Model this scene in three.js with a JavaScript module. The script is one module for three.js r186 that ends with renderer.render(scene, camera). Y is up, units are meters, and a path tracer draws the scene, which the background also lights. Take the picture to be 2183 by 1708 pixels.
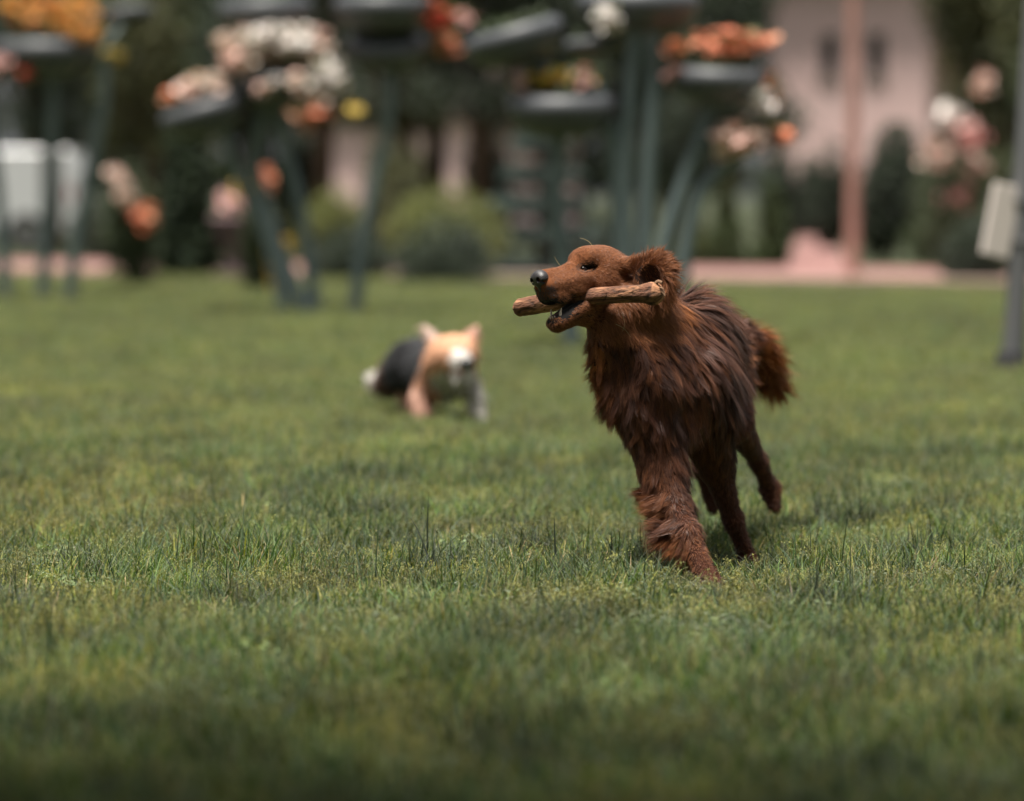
import * as THREE from 'three';
import { mergeGeometries } from 'three/addons/utils/BufferGeometryUtils.js';
import { ImprovedNoise } from 'three/addons/math/ImprovedNoise.js';
import { RoundedBoxGeometry } from 'three/addons/geometries/RoundedBoxGeometry.js';

// ------------------------------------------------------------------ camera, sky, sun, exposure
const scene = new THREE.Scene();
const W = 2183, H = 1708, F = 6500, HORIZON = 400, EYE = 0.935;      // photograph measured in 2183 x 1708 pixels
const pitch = Math.atan((H / 2 - HORIZON) / F);
const camera = new THREE.PerspectiveCamera(2 * Math.atan(H / 2 / F) * 180 / Math.PI, 1024 / 801, 0.1, 400);
camera.position.set(0, EYE, 0);
camera.rotation.x = -pitch;
camera.focus = 7.16;
camera.userData.fStop = 1.45;
scene.add(camera);

const renderer = new THREE.WebGLRenderer({ antialias: true });
renderer.toneMapping = THREE.LinearToneMapping;
renderer.toneMappingExposure = 1.95;
renderer.shadowMap.enabled = true;

{ // an overcast sky: brightest overhead, softly mottled, cool
  const w = 256, h = 128, d = new Float32Array(w * h * 4), nz = new ImprovedNoise();
  for (let j = 0; j < h; j++) for (let i = 0; i < w; i++) {
    const el = (j / (h - 1) - 0.5) * Math.PI, az = i / w * Math.PI * 2, s = Math.max(0, Math.sin(el));
    const x = Math.cos(el) * Math.cos(az), y = Math.sin(el), z = Math.cos(el) * Math.sin(az);
    const m = 1 + 0.12 * nz.noise(x * 2.2, y * 3, z * 2.2) + 0.06 * nz.noise(x * 6, y * 8, z * 6);
    const l = (0.085 + 0.40 * Math.pow(s, 1.2)) * m, o = (j * w + i) * 4;
    d[o] = l * 0.97; d[o + 1] = l * 0.99; d[o + 2] = l * 1.03; d[o + 3] = 1;
  }
  const t = new THREE.DataTexture(d, w, h, THREE.RGBAFormat, THREE.FloatType);
  t.mapping = THREE.EquirectangularReflectionMapping; t.magFilter = THREE.LinearFilter; t.minFilter = THREE.LinearFilter; t.needsUpdate = true;
  scene.background = t; scene.environment = t;
}
const sun = new THREE.DirectionalLight(new THREE.Color(1, 0.95, 0.86), 5);
sun.position.set(-1.6, 13, -7.0);                                   // high, a little to the left and in front of the dogs
sun.target.position.set(0, 0, -9);
sun.castShadow = true; sun.shadow.radius = 34; sun.shadow.mapSize.set(2048, 2048);
Object.assign(sun.shadow.camera, { left: -14, right: 14, top: 22, bottom: -14, near: 1, far: 60 });
scene.add(sun, sun.target);

// ------------------------------------------------------------------ helpers
let seed = 7;
const rnd = () => { seed = (seed + 0x6D2B79F5) | 0; let t = Math.imul(seed ^ (seed >>> 15), 1 | seed); t = (t + Math.imul(t ^ (t >>> 7), 61 | t)) ^ t; return ((t ^ (t >>> 14)) >>> 0) / 4294967296; };
const rr = (a, b) => a + (b - a) * rnd();
const gauss = () => (rnd() + rnd() + rnd() + rnd() - 2) * 0.87;
const V = (x, y, z) => new THREE.Vector3(x, y, z);
const lerp = (a, b, t) => a + (b - a) * t, clamp = (x, a = 0, b = 1) => Math.min(b, Math.max(a, x));
const smooth = (a, b, x) => { const t = clamp((x - a) / (b - a)); return t * t * (3 - 2 * t); };
const noise = new ImprovedNoise(), N3 = (x, y, z) => noise.noise(x, y, z);
const C = (r, g, b) => new THREE.Color().setRGB(r, g, b);
/** the point at horizontal distance Z in front of the camera that the photograph shows at pixel x, y */
function P(x, y, Z) {
  const u = (x - W / 2) / F, v = -(y - H / 2) / F, c = Math.cos(pitch), s = Math.sin(pitch);
  const k = Z / (c - v * s);
  return V(u * k, EYE + (v * c - s) * k, -Z);
}
const zAt = (y) => { const p = P(W / 2, y, 10); return 10 * EYE / (EYE - p.y); };     // distance of the ground seen at pixel row y
const pxm = (Z) => F / Z, S0 = (x, y, dz) => P(x, y, 7.15 + dz);
const pathFront = (x) => 30.05 - 0.373 * clamp(x, -9, 9);            // distance of the path's near edge
const lawnHeight = (x, z) => (1 - smooth(24, 27.5, -z)) * (0.022 * N3(x * 0.9, 3.1, z * 0.9) + 0.016 * N3(x * 2.3, 7.7, z * 2.3) + 0.012 * N3(x * 5.1, 2.2, z * 5.1));

const taken = {};
function numbered(name) { const n = taken[name] = (taken[name] ?? -1) + 1; return n ? name + '_' + String(n).padStart(3, '0') : name; }
function tag(o, label, category, group, kind) {
  o.userData.label = label; if (category) o.userData.category = category; if (group) o.userData.group = group; if (kind) o.userData.kind = kind; return o;
}
function thing(name, label, category, pos, group, kind) {
  const o = new THREE.Group(); o.name = numbered(name); o.position.copy(pos ?? V(0, 0, 0)); scene.add(o);
  return tag(o, label, category, group, kind);
}
function part(parent, name, geo, mat, kind) {
  const m = new THREE.Mesh(geo, mat); m.name = name; m.castShadow = m.receiveShadow = true; if (kind) m.userData.kind = kind; parent.add(m); return m;
}
const std = (color, roughness = 0.8, extra = {}) => new THREE.MeshStandardMaterial({ color, roughness, ...extra });
const phys = (o) => new THREE.MeshPhysicalMaterial({ thickness: 0, ...o });
function tube(points, r0, r1, seg = 24, rad = 8) {                  // a tapered tube along a smooth curve
  const curve = new THREE.CatmullRomCurve3(points), g = new THREE.TubeGeometry(curve, seg, 1, rad, false), p = g.attributes.position, n = g.attributes.normal;
  for (let i = 0; i <= seg; i++) {
    const c = curve.getPointAt(i / seg), r = typeof r0 === 'function' ? r0(i / seg) : lerp(r0, r1, i / seg);
    for (let j = 0; j <= rad; j++) { const k = i * (rad + 1) + j; p.setXYZ(k, c.x + n.getX(k) * r, c.y + n.getY(k) * r, c.z + n.getZ(k) * r); }
  }
  g.computeVertexNormals(); return g;
}
function noiseTexture(size, fn, srgb) {
  const d = new Uint8Array(size * size * 4);
  for (let j = 0; j < size; j++) for (let i = 0; i < size; i++) { const c = fn(i / size, j / size), o = (j * size + i) * 4; d[o] = clamp(c[0]) * 255; d[o + 1] = clamp(c[1]) * 255; d[o + 2] = clamp(c[2]) * 255; d[o + 3] = 255; }
  const t = new THREE.DataTexture(d, size, size); t.wrapS = t.wrapT = THREE.RepeatWrapping; t.magFilter = THREE.LinearFilter; t.minFilter = THREE.LinearMipmapLinearFilter; t.generateMipmaps = true;
  if (srgb) t.colorSpace = THREE.SRGBColorSpace; t.needsUpdate = true; return t;
}
const fbm = (x, y, z, o = 4) => { let a = 0, k = 0.5; for (let i = 0; i < o; i++) { a += k * N3(x, y, z); x *= 2.03; y *= 2.03; z *= 2.03; k *= 0.5; } return a; };

// ------------------------------------------------------------------ ground
{
  const g = new THREE.PlaneGeometry(60, 36, 200, 130); g.rotateX(-Math.PI / 2); g.translate(0, 0, -18);
  const p = g.attributes.position;
  for (let i = 0; i < p.count; i++) p.setY(i, lawnHeight(p.getX(i), p.getZ(i)) - 0.004);
  g.computeVertexNormals();
  const tex = noiseTexture(512, (u, v) => { const n = fbm(u * 9, v * 9, 1.3, 5), m = fbm(u * 40, v * 40, 4.3, 3); const k = clamp(0.5 + n * 0.7 + m * 0.6); return [0.2 + 0.1 * k, 0.22 + 0.12 * k, 0.11 + 0.05 * k]; }, true);
  tex.repeat.set(30, 15);
  const lawn = new THREE.Mesh(g, std(0xffffff, 1, { map: tex })); lawn.name = 'lawn'; lawn.receiveShadow = true;
  lawn.userData = { kind: 'structure', label: 'park lawn of short green grass over dark soil' }; scene.add(lawn);

  const far = new THREE.PlaneGeometry(400, 300, 1, 1); far.rotateX(-Math.PI / 2); far.translate(0, -0.06, -140);
  const gt = noiseTexture(256, (u, v) => { const n = fbm(u * 8, v * 8, 9.3, 5); const k = clamp(0.5 + n); return [0.15 + 0.08 * k, 0.17 + 0.09 * k, 0.1 + 0.04 * k]; }, true); gt.repeat.set(60, 45);
  const fg = new THREE.Mesh(far, std(0xffffff, 1, { map: gt })); fg.name = 'ground'; fg.receiveShadow = true;
  fg.userData = { kind: 'structure', label: 'dark planted ground under the trees beyond the lawn' }; scene.add(fg);
}

// ------------------------------------------------------------------ grass
const grassMat = phys({ color: 0xffffff, roughness: 0.92, transmission: 0.42, vertexColors: true, clearcoat: 0.07, clearcoatRoughness: 0.3, side: THREE.DoubleSide });
function ribbon(out, pts, side, width, c0, c1, taper = 1) {           // appends a tapering ribbon; c0 root, c1 tip
  const n = pts.length, base = out.p.length / 3;
  for (let i = 0; i < n; i++) {
    const t = i / (n - 1), w = width * 0.5 * (taper ? Math.pow(1 - t, 0.7) : 1), q = pts[i];
    const col = [lerp(c0[0], c1[0], t), lerp(c0[1], c1[1], t), lerp(c0[2], c1[2], t)];
    if (i === n - 1 && taper) { out.p.push(q.x, q.y, q.z); out.c.push(...col); continue; }
    out.p.push(q.x - side.x * w, q.y - side.y * w, q.z - side.z * w, q.x + side.x * w, q.y + side.y * w, q.z + side.z * w); out.c.push(...col, ...col);
  }
  for (let i = 0; i < n - 1; i++) {
    const a = base + i * 2;
    if (i === n - 2 && taper) out.i.push(a, a + 1, a + 2); else out.i.push(a, a + 1, a + 3, a, a + 3, a + 2);
  }
}
function built(out, normals) {
  const g = new THREE.BufferGeometry();
  g.setAttribute('position', new THREE.Float32BufferAttribute(out.p, 3)); g.setAttribute('color', new THREE.Float32BufferAttribute(out.c, 3)); g.setIndex(out.i);
  if (normals) g.computeVertexNormals(); return g;
}
const bladeColours = [[0.060, 0.116, 0.011], [0.034, 0.080, 0.014], [0.104, 0.150, 0.012], [0.026, 0.064, 0.018], [0.168, 0.180, 0.017], [0.058, 0.106, 0.018]];
const strawColours = [[0.30, 0.26, 0.10], [0.22, 0.21, 0.08], [0.34, 0.25, 0.12]];
function tuftGeometry(n, radius, hMin, hMax, straw, seeds, wBlade = 0.0026, tones = bladeColours) {
  const out = { p: [], c: [], i: [] };
  for (let k = 0; k < n; k++) {
    const a = rr(0, 6.283), r = radius * Math.sqrt(rnd()), x = Math.cos(a) * r, z = Math.sin(a) * r, h = rr(hMin, hMax) * (rnd() < 0.08 ? 1.45 : 1);
    const la = rr(0, 6.283), lean = Math.abs(gauss()) * 0.55, bend = rr(0.1, 1.5), pts = [], dir = V(Math.cos(la), 0, Math.sin(la));
    for (let s = 0; s <= 4; s++) { const t = s / 4, q = lean * t + bend * 0.42 * t * t; pts.push(V(x + dir.x * h * q, h * (t - 0.16 * bend * t * t * t) - 0.006, z + dir.z * h * q)); }
    const side = V(-dir.z, 0, dir.x).applyAxisAngle(V(0, 1, 0), gauss() * 0.7);
    const c = rnd() < straw ? strawColours[k % 3] : tones[Math.floor(rnd() * tones.length)], v = rr(0.75, 1.3);
    ribbon(out, pts, side, wBlade * rr(0.7, 1.35), c.map((q) => q * v), c.map((q) => q * v));
  }
  for (let k = 0; k < seeds; k++) {                                 // flowering stalks: a wiry stem with a loose head of pale spikelets
    const a = rr(0, 6.283), r = radius * Math.sqrt(rnd()), x = Math.cos(a) * r, z = Math.sin(a) * r, h = rr(hMin * 0.9, hMax * 1.15), lx = gauss() * 0.3, lz = gauss() * 0.3, v = rr(0.75, 1.25);
    const top = V(x + lx * h, h, z + lz * h), c = [0.24 * v, 0.25 * v, 0.07 * v];
    ribbon(out, [V(x, 0, z), V(x + lx * h * 0.4, h * 0.5, z + lz * h * 0.4), top], V(1, 0, 0), 0.0009, [0.08, 0.11, 0.04], c, 0);
    for (let s = 0; s < 9; s++) {
      const t = rnd(), q = V(top.x - lx * 0.02 * t + gauss() * 0.005, h - t * 0.02, top.z + gauss() * 0.005), l = rr(0.003, 0.0055), d = V(gauss(), rr(0.1, 1), gauss()).normalize();
      ribbon(out, [q, q.clone().addScaledVector(d, l * 0.5), q.clone().addScaledVector(d, l)], V(gauss(), gauss() * 0.4, gauss()).normalize(), 0.0034, c, c);
    }
  }
  return built(out);
}
function weedGeometry() {
  const out = { p: [], c: [], i: [] };
  for (let k = 0; k < 15; k++) {
    const a = rr(0, 6.283), r = 0.08 * Math.sqrt(rnd()), x = Math.cos(a) * r, z = Math.sin(a) * r, h = rr(0.012, 0.042), v = rr(0.7, 1.3), c = [0.080 * v, 0.125 * v, 0.024 * v], n = V(gauss() * 0.5, 1, gauss() * 0.5).normalize(), u = V(1, 0, 0).addScaledVector(n, -n.x).normalize(), w = V().crossVectors(n, u), rad = rr(0.0022, 0.0045);
    ribbon(out, [V(x * 0.8, 0, z * 0.8), V(x, h, z)], V(0, 0, 1), 0.001, c, c, 0);
    for (let q = 0; q < 3; q++) { // three leaflets
      const b = out.p.length / 3, ca = q * 2.094 + a, cx = x + (u.x * Math.cos(ca) + w.x * Math.sin(ca)) * rad, cy = h + (u.y * Math.cos(ca) + w.y * Math.sin(ca)) * rad, cz = z + (u.z * Math.cos(ca) + w.z * Math.sin(ca)) * rad;
      for (let e = 0; e < 6; e++) { const t = e / 6 * 6.283; out.p.push(cx + (u.x * Math.cos(t) + w.x * Math.sin(t)) * rad, cy + (u.y * Math.cos(t) + w.y * Math.sin(t)) * rad, cz + (u.z * Math.cos(t) + w.z * Math.sin(t)) * rad); out.c.push(...c); }
      for (let e = 1; e < 5; e++) out.i.push(b, b + e, b + e + 1);
    }
  }
  return built(out);
}
{
  const grass = thing('grass', 'short green grass blades with pale seed heads covering the lawn', undefined, undefined, undefined, 'stuff');
  const near = []; for (let k = 0; k < 9; k++) near.push(tuftGeometry(40, 0.075, 0.028, 0.088, 0.03 + 0.02 * (k % 3), k < 3 ? 4 : 1, 0.0042));
  const tall = []; for (let k = 0; k < 3; k++) tall.push(tuftGeometry(28, 0.06, 0.05, 0.125, 0.05, 1, 0.0045));
  const yel = [tuftGeometry(40, 0.08, 0.025, 0.065, 0.12, 13, 0.0032), tuftGeometry(40, 0.08, 0.025, 0.065, 0.08, 17, 0.0032)];
  const farG = []; for (let k = 0; k < 4; k++) farG.push(tuftGeometry(60, 0.15, 0.025, 0.06, 0.05, 14, 0.0065));
  const put = {};
  const add = (key, x, z, s, tint, tall = 1) => { (put[key] ??= []).push([x, z, s, tint, tall]); };
  const halfW = (Z) => (W / 2 / F) * Z + 0.55 + 0.02 * Z;
  for (let Z = 3.9; Z < 33;) {
    const step = Z < 10.5 ? 0.046 : Z < 15 ? 0.075 : 0.11, hw = halfW(Z), nx = Math.floor(2 * hw / step);
    for (let k = 0; k < nx; k++) {
      const x = -hw + (k + rnd()) * step, z = -Z - rnd() * step, patch = fbm(x * 0.8 + 3, 1.7, z * 0.8, 3), patch2 = fbm(x * 2.7, 8.1, z * 2.7, 2), v = clamp(1 + 0.5 * patch + 0.95 * N3(x * 8, 4.4, z * 6) + 0.6 * N3(x * 19, 9.4, z * 15) + 0.12 * gauss(), 0.35, 2.1), tallness = clamp(0.95 + 0.9 * fbm(x * 4 + 7, 5.3, z * 4, 2) - 0.3 * (v - 1), 0.45, 1.75);
      const dry = Math.max(1 - smooth(0.15, 0.6, Math.hypot((x + 1.26) * 1.0, (z + 8.9) * 0.8)), 0.8 * (1 - smooth(0.1, 0.5, Math.hypot((x + 2.05) * 0.8, (z + 13.4) * 0.8)))), warm = clamp(0.5 + patch2 * 1.1 + dry * 0.4), tint = [v * lerp(0.85, 1.3, warm), v * lerp(0.95, 1.12, warm), v * lerp(1.12, 0.85, warm)];
      if (Z > 20 && -z > pathFront(x) - 0.06) continue;
      if (Z > 10.5) { add('far' + Math.floor(rnd() * 4), x, z, rr(0.8, 1.25), tint); continue; }
      if (dry * rnd() > 0.25) { add('dry0', x, z, rr(0.8, 1.1), tint, tallness); continue; }
      if (Z < 9.5 && fbm(x * 2.2 + 11, 3.3, z * 1.9, 2) + 0.2 * gauss() > 0.3) add('weed' + Math.floor(rnd() * 3), x + rr(-0.02, 0.02), z, rr(0.75, 1.2), tint, 1);
      const seedy = patch2 + 0.18 * gauss() + (Z < 7.0 && Z > 6.0 ? 0.08 : 0);
      if (seedy > 0.2) add('yel' + Math.floor(rnd() * 2), x, z, rr(0.75, 1.15), tint, tallness);
      else if (patch - 0.35 * patch2 + 0.16 * gauss() > 0.27) add('tall' + Math.floor(rnd() * 3), x, z, rr(0.7, 1.1), tint, tallness);
      else add('near' + Math.floor(rnd() * 9), x, z, rr(0.75, 1.2), tint, tallness);
    }
    Z += step;
  }
  const bank = { weed: [weedGeometry(), weedGeometry(), weedGeometry()], near, tall, yel, far: farG, dry: [tuftGeometry(46, 0.08, 0.025, 0.06, 0.45, 8, 0.0032)] }, feet = [S0(1520, 1250, -0.2), S0(1603, 1208, 0.29)], m = new THREE.Matrix4(), q = new THREE.Quaternion(), e = new THREE.Euler();
  for (const key of Object.keys(put)) {
    const list = put[key], geo = bank[key.replace(/\d/, '')][+key.match(/\d/)[0]], im = new THREE.InstancedMesh(geo, grassMat, list.length);
    im.name = 'grass_blades'; im.userData.kind = 'stuff'; im.castShadow = im.receiveShadow = true;
    list.forEach(([x, z, s, t, tl], i) => {
      e.set(gauss() * 0.16, rr(0, 6.283), gauss() * 0.16); q.setFromEuler(e);
      let press = 1; for (const f of feet) press = Math.min(press, lerp(0.3, 1, smooth(0.03, 0.16, Math.hypot(x - f.x, (z - f.z) * 0.7 - 0.02))));
      im.setMatrixAt(i, m.compose(V(x, lawnHeight(x, z), z), q, V(s, s * rr(0.8, 1.2) * press * tl, s))); im.setColorAt(i, C(...t));
    });
    grass.add(im);
  }
  // single taller stalks and fallen straws
  const straw = { p: [], c: [], i: [] }, sc = [0.24, 0.22, 0.09], gc = [0.07, 0.11, 0.035];
  const stalk = (list, w, c) => { const cv = new THREE.CatmullRomCurve3(list.map((q) => S0(...q))).getPoints(9); ribbon(straw, cv, V(1, 0.2, 0).normalize(), w, c, c); };
  stalk([[1388, 1262, -0.2], [1384, 1205, -0.2], [1376, 1150, -0.2], [1371, 1096, -0.2]], 0.0026, sc);
  stalk([[1395, 1240, -0.22], [1412, 1190, -0.22], [1440, 1172, -0.22], [1462, 1182, -0.22]], 0.0030, [0.16, 0.16, 0.06]);
  stalk([[1425, 1255, -0.24], [1434, 1215, -0.24], [1440, 1180, -0.24]], 0.0024, gc); stalk([[1185, 1190, 0.05], [1183, 1145, 0.05], [1182, 1100, 0.05]], 0.0055, [0.035, 0.055, 0.025]);
  stalk([[1350, 1285, -0.6], [1372, 1315, -0.6], [1385, 1365, -0.6]], 0.0042, [0.34, 0.30, 0.14]); stalk([[1190, 1318, -0.55], [1260, 1322, -0.56], [1345, 1312, -0.57]], 0.003, [0.30, 0.24, 0.10]);
  stalk([[1575, 1205, -0.1], [1560, 1165, -0.1], [1550, 1135, -0.1]], 0.002, gc); stalk([[1610, 1230, -0.05], [1628, 1195, -0.05], [1655, 1180, -0.05]], 0.0022, sc); stalk([[322, 1150, 0.6], [326, 1110, 0.6], [318, 1072, 0.6]], 0.002, sc);
  stalk([[2075, 1200, 0.3], [2085, 1150, 0.3], [2105, 1115, 0.3]], 0.004, gc); stalk([[850, 1220, 0.1], [858, 1170, 0.1], [872, 1130, 0.1]], 0.0036, gc); stalk([[120, 1250, -0.1], [118, 1200, -0.1], [128, 1160, -0.1]], 0.0036, gc);
  const sm = new THREE.Mesh(built(straw), grassMat); sm.name = 'grass_stalks'; sm.userData.kind = 'stuff'; sm.castShadow = true; grass.add(sm);
}

// ------------------------------------------------------------------ fields and fur
function cap(a, b, ra, rb, k = 0.02) { return { t: 0, a, b, ra, rb, k, ab: b.clone().sub(a), l2: Math.max(1e-9, a.distanceToSquared(b)) }; }
function ell(c, r, axes, k = 0.02, sub = false) { return { t: 1, c, r, axes, k, sub, m: Math.min(r.x, r.y, r.z) }; }
function primDist(s, x, y, z) {
  if (s.t === 0) {
    const px = x - s.a.x, py = y - s.a.y, pz = z - s.a.z, h = clamp((px * s.ab.x + py * s.ab.y + pz * s.ab.z) / s.l2);
    const dx = px - s.ab.x * h, dy = py - s.ab.y * h, dz = pz - s.ab.z * h; return Math.sqrt(dx * dx + dy * dy + dz * dz) - (s.ra + (s.rb - s.ra) * h);
  }
  let px = x - s.c.x, py = y - s.c.y, pz = z - s.c.z;
  if (s.axes) { const [X, Y, Z] = s.axes, a = px * X.x + py * X.y + pz * X.z, b = px * Y.x + py * Y.y + pz * Y.z, c = px * Z.x + py * Z.y + pz * Z.z; px = a; py = b; pz = c; }
  const ax = px / s.r.x, ay = py / s.r.y, az = pz / s.r.z, k0 = Math.sqrt(ax * ax + ay * ay + az * az), bx = ax / s.r.x, by = ay / s.r.y, bz = az / s.r.z, k1 = Math.sqrt(bx * bx + by * by + bz * bz);
  return k1 < 1e-9 ? -s.m : k0 * (k0 - 1) / k1;
}
function field(prims) {
  return (x, y, z) => {
    let d = 1e3;
    for (const s of prims) {
      const e = primDist(s, x, y, z), k = s.k;
      if (s.sub) { const h = clamp(0.5 - 0.5 * (d + e) / k); d = lerp(d, -e, h) + k * h * (1 - h); }
      else { const h = clamp(0.5 + 0.5 * (e - d) / k); d = lerp(e, d, h) - k * h * (1 - h); }
    }
    return d;
  };
}
function grad(f, p, e = 0.002) { return V(f(p.x + e, p.y, p.z) - f(p.x - e, p.y, p.z), f(p.x, p.y + e, p.z) - f(p.x, p.y - e, p.z), f(p.x, p.y, p.z + e) - f(p.x, p.y, p.z - e)).normalize(); }
/** surface nets: one vertex in every cell that the surface crosses */
function skin(f, lo, hi, cell, keep) {
  const nx = Math.ceil((hi.x - lo.x) / cell) + 1, ny = Math.ceil((hi.y - lo.y) / cell) + 1, nz = Math.ceil((hi.z - lo.z) / cell) + 1;
  const v = new Float32Array(nx * ny * nz), at = (i, j, k) => (k * ny + j) * nx + i;
  for (let k = 0; k < nz; k++) for (let j = 0; j < ny; j++) for (let i = 0; i < nx; i++) v[at(i, j, k)] = f(lo.x + i * cell, lo.y + j * cell, lo.z + k * cell);
  const id = new Int32Array(nx * ny * nz).fill(-1), pos = [], idx = [];
  for (let k = 0; k < nz - 1; k++) for (let j = 0; j < ny - 1; j++) for (let i = 0; i < nx - 1; i++) {
    let n = 0, sx = 0, sy = 0, sz = 0;
    const e = (i0, j0, k0, i1, j1, k1) => { const a = v[at(i + i0, j + j0, k + k0)], b = v[at(i + i1, j + j1, k + k1)]; if ((a < 0) !== (b < 0)) { const t = a / (a - b); sx += i0 + (i1 - i0) * t; sy += j0 + (j1 - j0) * t; sz += k0 + (k1 - k0) * t; n++; } };
    for (let a = 0; a < 2; a++) for (let b = 0; b < 2; b++) { e(0, a, b, 1, a, b); e(a, 0, b, a, 1, b); e(a, b, 0, a, b, 1); }
    if (n) { id[at(i, j, k)] = pos.length / 3; pos.push(lo.x + (i + sx / n) * cell, lo.y + (j + sy / n) * cell, lo.z + (k + sz / n) * cell); }
  }
  const quad = (a, b, c, d, flip) => { if (a < 0 || b < 0 || c < 0 || d < 0) return; if (flip) idx.push(a, c, b, a, d, c); else idx.push(a, b, c, a, c, d); };
  for (let k = 1; k < nz - 1; k++) for (let j = 1; j < ny - 1; j++) for (let i = 1; i < nx - 1; i++) {
    const s = v[at(i, j, k)] < 0;
    if (s !== (v[at(i + 1, j, k)] < 0)) quad(id[at(i, j - 1, k - 1)], id[at(i, j, k - 1)], id[at(i, j, k)], id[at(i, j - 1, k)], !s);
    if (s !== (v[at(i, j + 1, k)] < 0)) quad(id[at(i - 1, j, k - 1)], id[at(i - 1, j, k)], id[at(i, j, k)], id[at(i, j, k - 1)], !s);
    if (s !== (v[at(i, j, k + 1)] < 0)) quad(id[at(i - 1, j - 1, k)], id[at(i, j - 1, k)], id[at(i, j, k)], id[at(i - 1, j, k)], !s);
  }
  let tri = idx;
  if (keep) { tri = []; for (let t = 0; t < idx.length; t += 3) { const c = V(0, 0, 0); for (let q = 0; q < 3; q++) c.add(V(pos[idx[t + q] * 3], pos[idx[t + q] * 3 + 1], pos[idx[t + q] * 3 + 2])); if (keep(c.divideScalar(3))) tri.push(idx[t], idx[t + 1], idx[t + 2]); } }
  const g = new THREE.BufferGeometry(); g.setAttribute('position', new THREE.Float32BufferAttribute(pos, 3)); g.setIndex(tri);
  const nor = new Float32Array(pos.length); for (let i = 0; i < pos.length; i += 3) grad(f, V(pos[i], pos[i + 1], pos[i + 2]), cell * 0.5).toArray(nor, i);
  g.setAttribute('normal', new THREE.BufferAttribute(nor, 3)); return g;
}
function surfaceSampler(g) {
  const p = g.attributes.position, ix = g.index.array, cum = new Float32Array(ix.length / 3); let tot = 0; const a = V(), b = V(), c = V();
  for (let t = 0; t < cum.length; t++) { a.fromBufferAttribute(p, ix[t * 3]); b.fromBufferAttribute(p, ix[t * 3 + 1]); c.fromBufferAttribute(p, ix[t * 3 + 2]); tot += b.clone().sub(a).cross(c.clone().sub(a)).length() / 2; cum[t] = tot; }
  const draw = () => {
    const r = rnd() * tot; let lo = 0, hi = cum.length - 1; while (lo < hi) { const m = (lo + hi) >> 1; if (cum[m] < r) lo = m + 1; else hi = m; }
    let u = rnd(), v = rnd(); if (u + v > 1) { u = 1 - u; v = 1 - v; }
    a.fromBufferAttribute(p, ix[lo * 3]); b.fromBufferAttribute(p, ix[lo * 3 + 1]); c.fromBufferAttribute(p, ix[lo * 3 + 2]); return V().addScaledVector(a, 1 - u - v).addScaledVector(b, u).addScaledVector(c, v);
  };
  draw.area = tot; return draw;
}
/** locks of hair: every lock has a guide curve that follows the coat's flow, and its hairs close in on it towards the tip */
function coat(f, draw, locks, hairs, flowAt, colourAt, opt = {}) {
  const out = { p: [], c: [], i: [] };
  for (let l = 0; l < locks; l++) {
    let root = draw(); if (opt.where) { let k = 0; while (rnd() > opt.where(root) && k++ < 400) root = draw(); if (k >= 400) continue; }
    const w = flowAt(root); if (!w || w.len <= 0) continue;
    if (opt.scale) { w.len *= opt.scale; w.lift *= opt.liftScale ?? 1; }
    if (w.density !== undefined && rnd() > w.density) continue;
    const n = grad(f, root), seg = w.len > 0.04 ? 5 : w.len > 0.018 ? 4 : w.len > 0.008 ? 3 : 2, L = w.len * rr(0.65, 1.25), guide = [root.clone()];
    let d = w.dir.clone().addScaledVector(n, -w.dir.dot(n)); if (d.lengthSq() < 1e-6) d = V(0, -1, 0); d.normalize();
    const across = V().crossVectors(n, d).normalize();
    d.addScaledVector(across, gauss() * w.mess).addScaledVector(n, w.lift * rr(0.6, 1.4)).normalize();
    const curl = gauss() * w.curl, curlN = gauss() * w.curl * 0.6, p = root.clone();
    for (let s = 1; s <= seg; s++) {
      p.addScaledVector(d, L / seg);
      const dist = f(p.x, p.y, p.z), clear = 0.0015 + (opt.clear ?? 0.004) * s / seg;
      if (dist < clear) { const gn = grad(f, p, 0.004); p.addScaledVector(gn, clear - dist); }
      guide.push(p.clone());
      d.addScaledVector(across, curl / seg).addScaledVector(n, curlN / seg).add(V(0, -1, 0).multiplyScalar((w.droop ?? 0.5) / seg)).normalize();
    }
    const rad = w.rad ?? 0.008, count = Math.max(2, Math.round(hairs * rr(0.6, 1.4) * (w.fill ?? 1))), c = colourAt(root, rnd()), tint = 1 + (opt.vary ?? 0.22) * rr(-1, 1);
    for (let h = 0; h < count; h++) {
      const a = rr(0, 6.283), r = rad * Math.sqrt(rnd()), off = V().addScaledVector(across, Math.cos(a) * r).addScaledVector(d, 0).addScaledVector(w.dir, Math.sin(a) * r); off.addScaledVector(n, -off.dot(n));
      const q = root.clone().add(off), dq = f(q.x, q.y, q.z); q.addScaledVector(grad(f, q, 0.004), -dq - 0.0008); off.copy(q).sub(root);
      const fr = V(gauss(), gauss(), gauss()).multiplyScalar((w.frizz ?? 0.12) * L), len = rr(0.7, 1.08), close = w.close ?? 0.7, pts = [];
      for (let s = 0; s <= seg; s++) { const t = s / seg * len, gi = Math.min(seg - 1, Math.floor(t * seg)), ft = t * seg - gi; const g0 = guide[gi], g1 = guide[gi + 1]; pts.push(V(lerp(g0.x, g1.x, ft), lerp(g0.y, g1.y, ft), lerp(g0.z, g1.z, ft)).addScaledVector(off, 1 - close * t).addScaledVector(fr, t * t)); }
      const T = pts[seg].clone().sub(pts[0]).normalize(), side = V().crossVectors(T, n).addScaledVector(V(gauss(), gauss(), gauss()), 0.5).normalize(), v = tint * rr(0.75, 1.25), cc = [c[0] * v, c[1] * v, c[2] * v];
      ribbon(out, pts, side, (w.width ?? 0.0013) * (opt.thin ?? 1) * rr(0.7, 1.3), cc, cc);
    }
  }
  return built(out);
}
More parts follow.
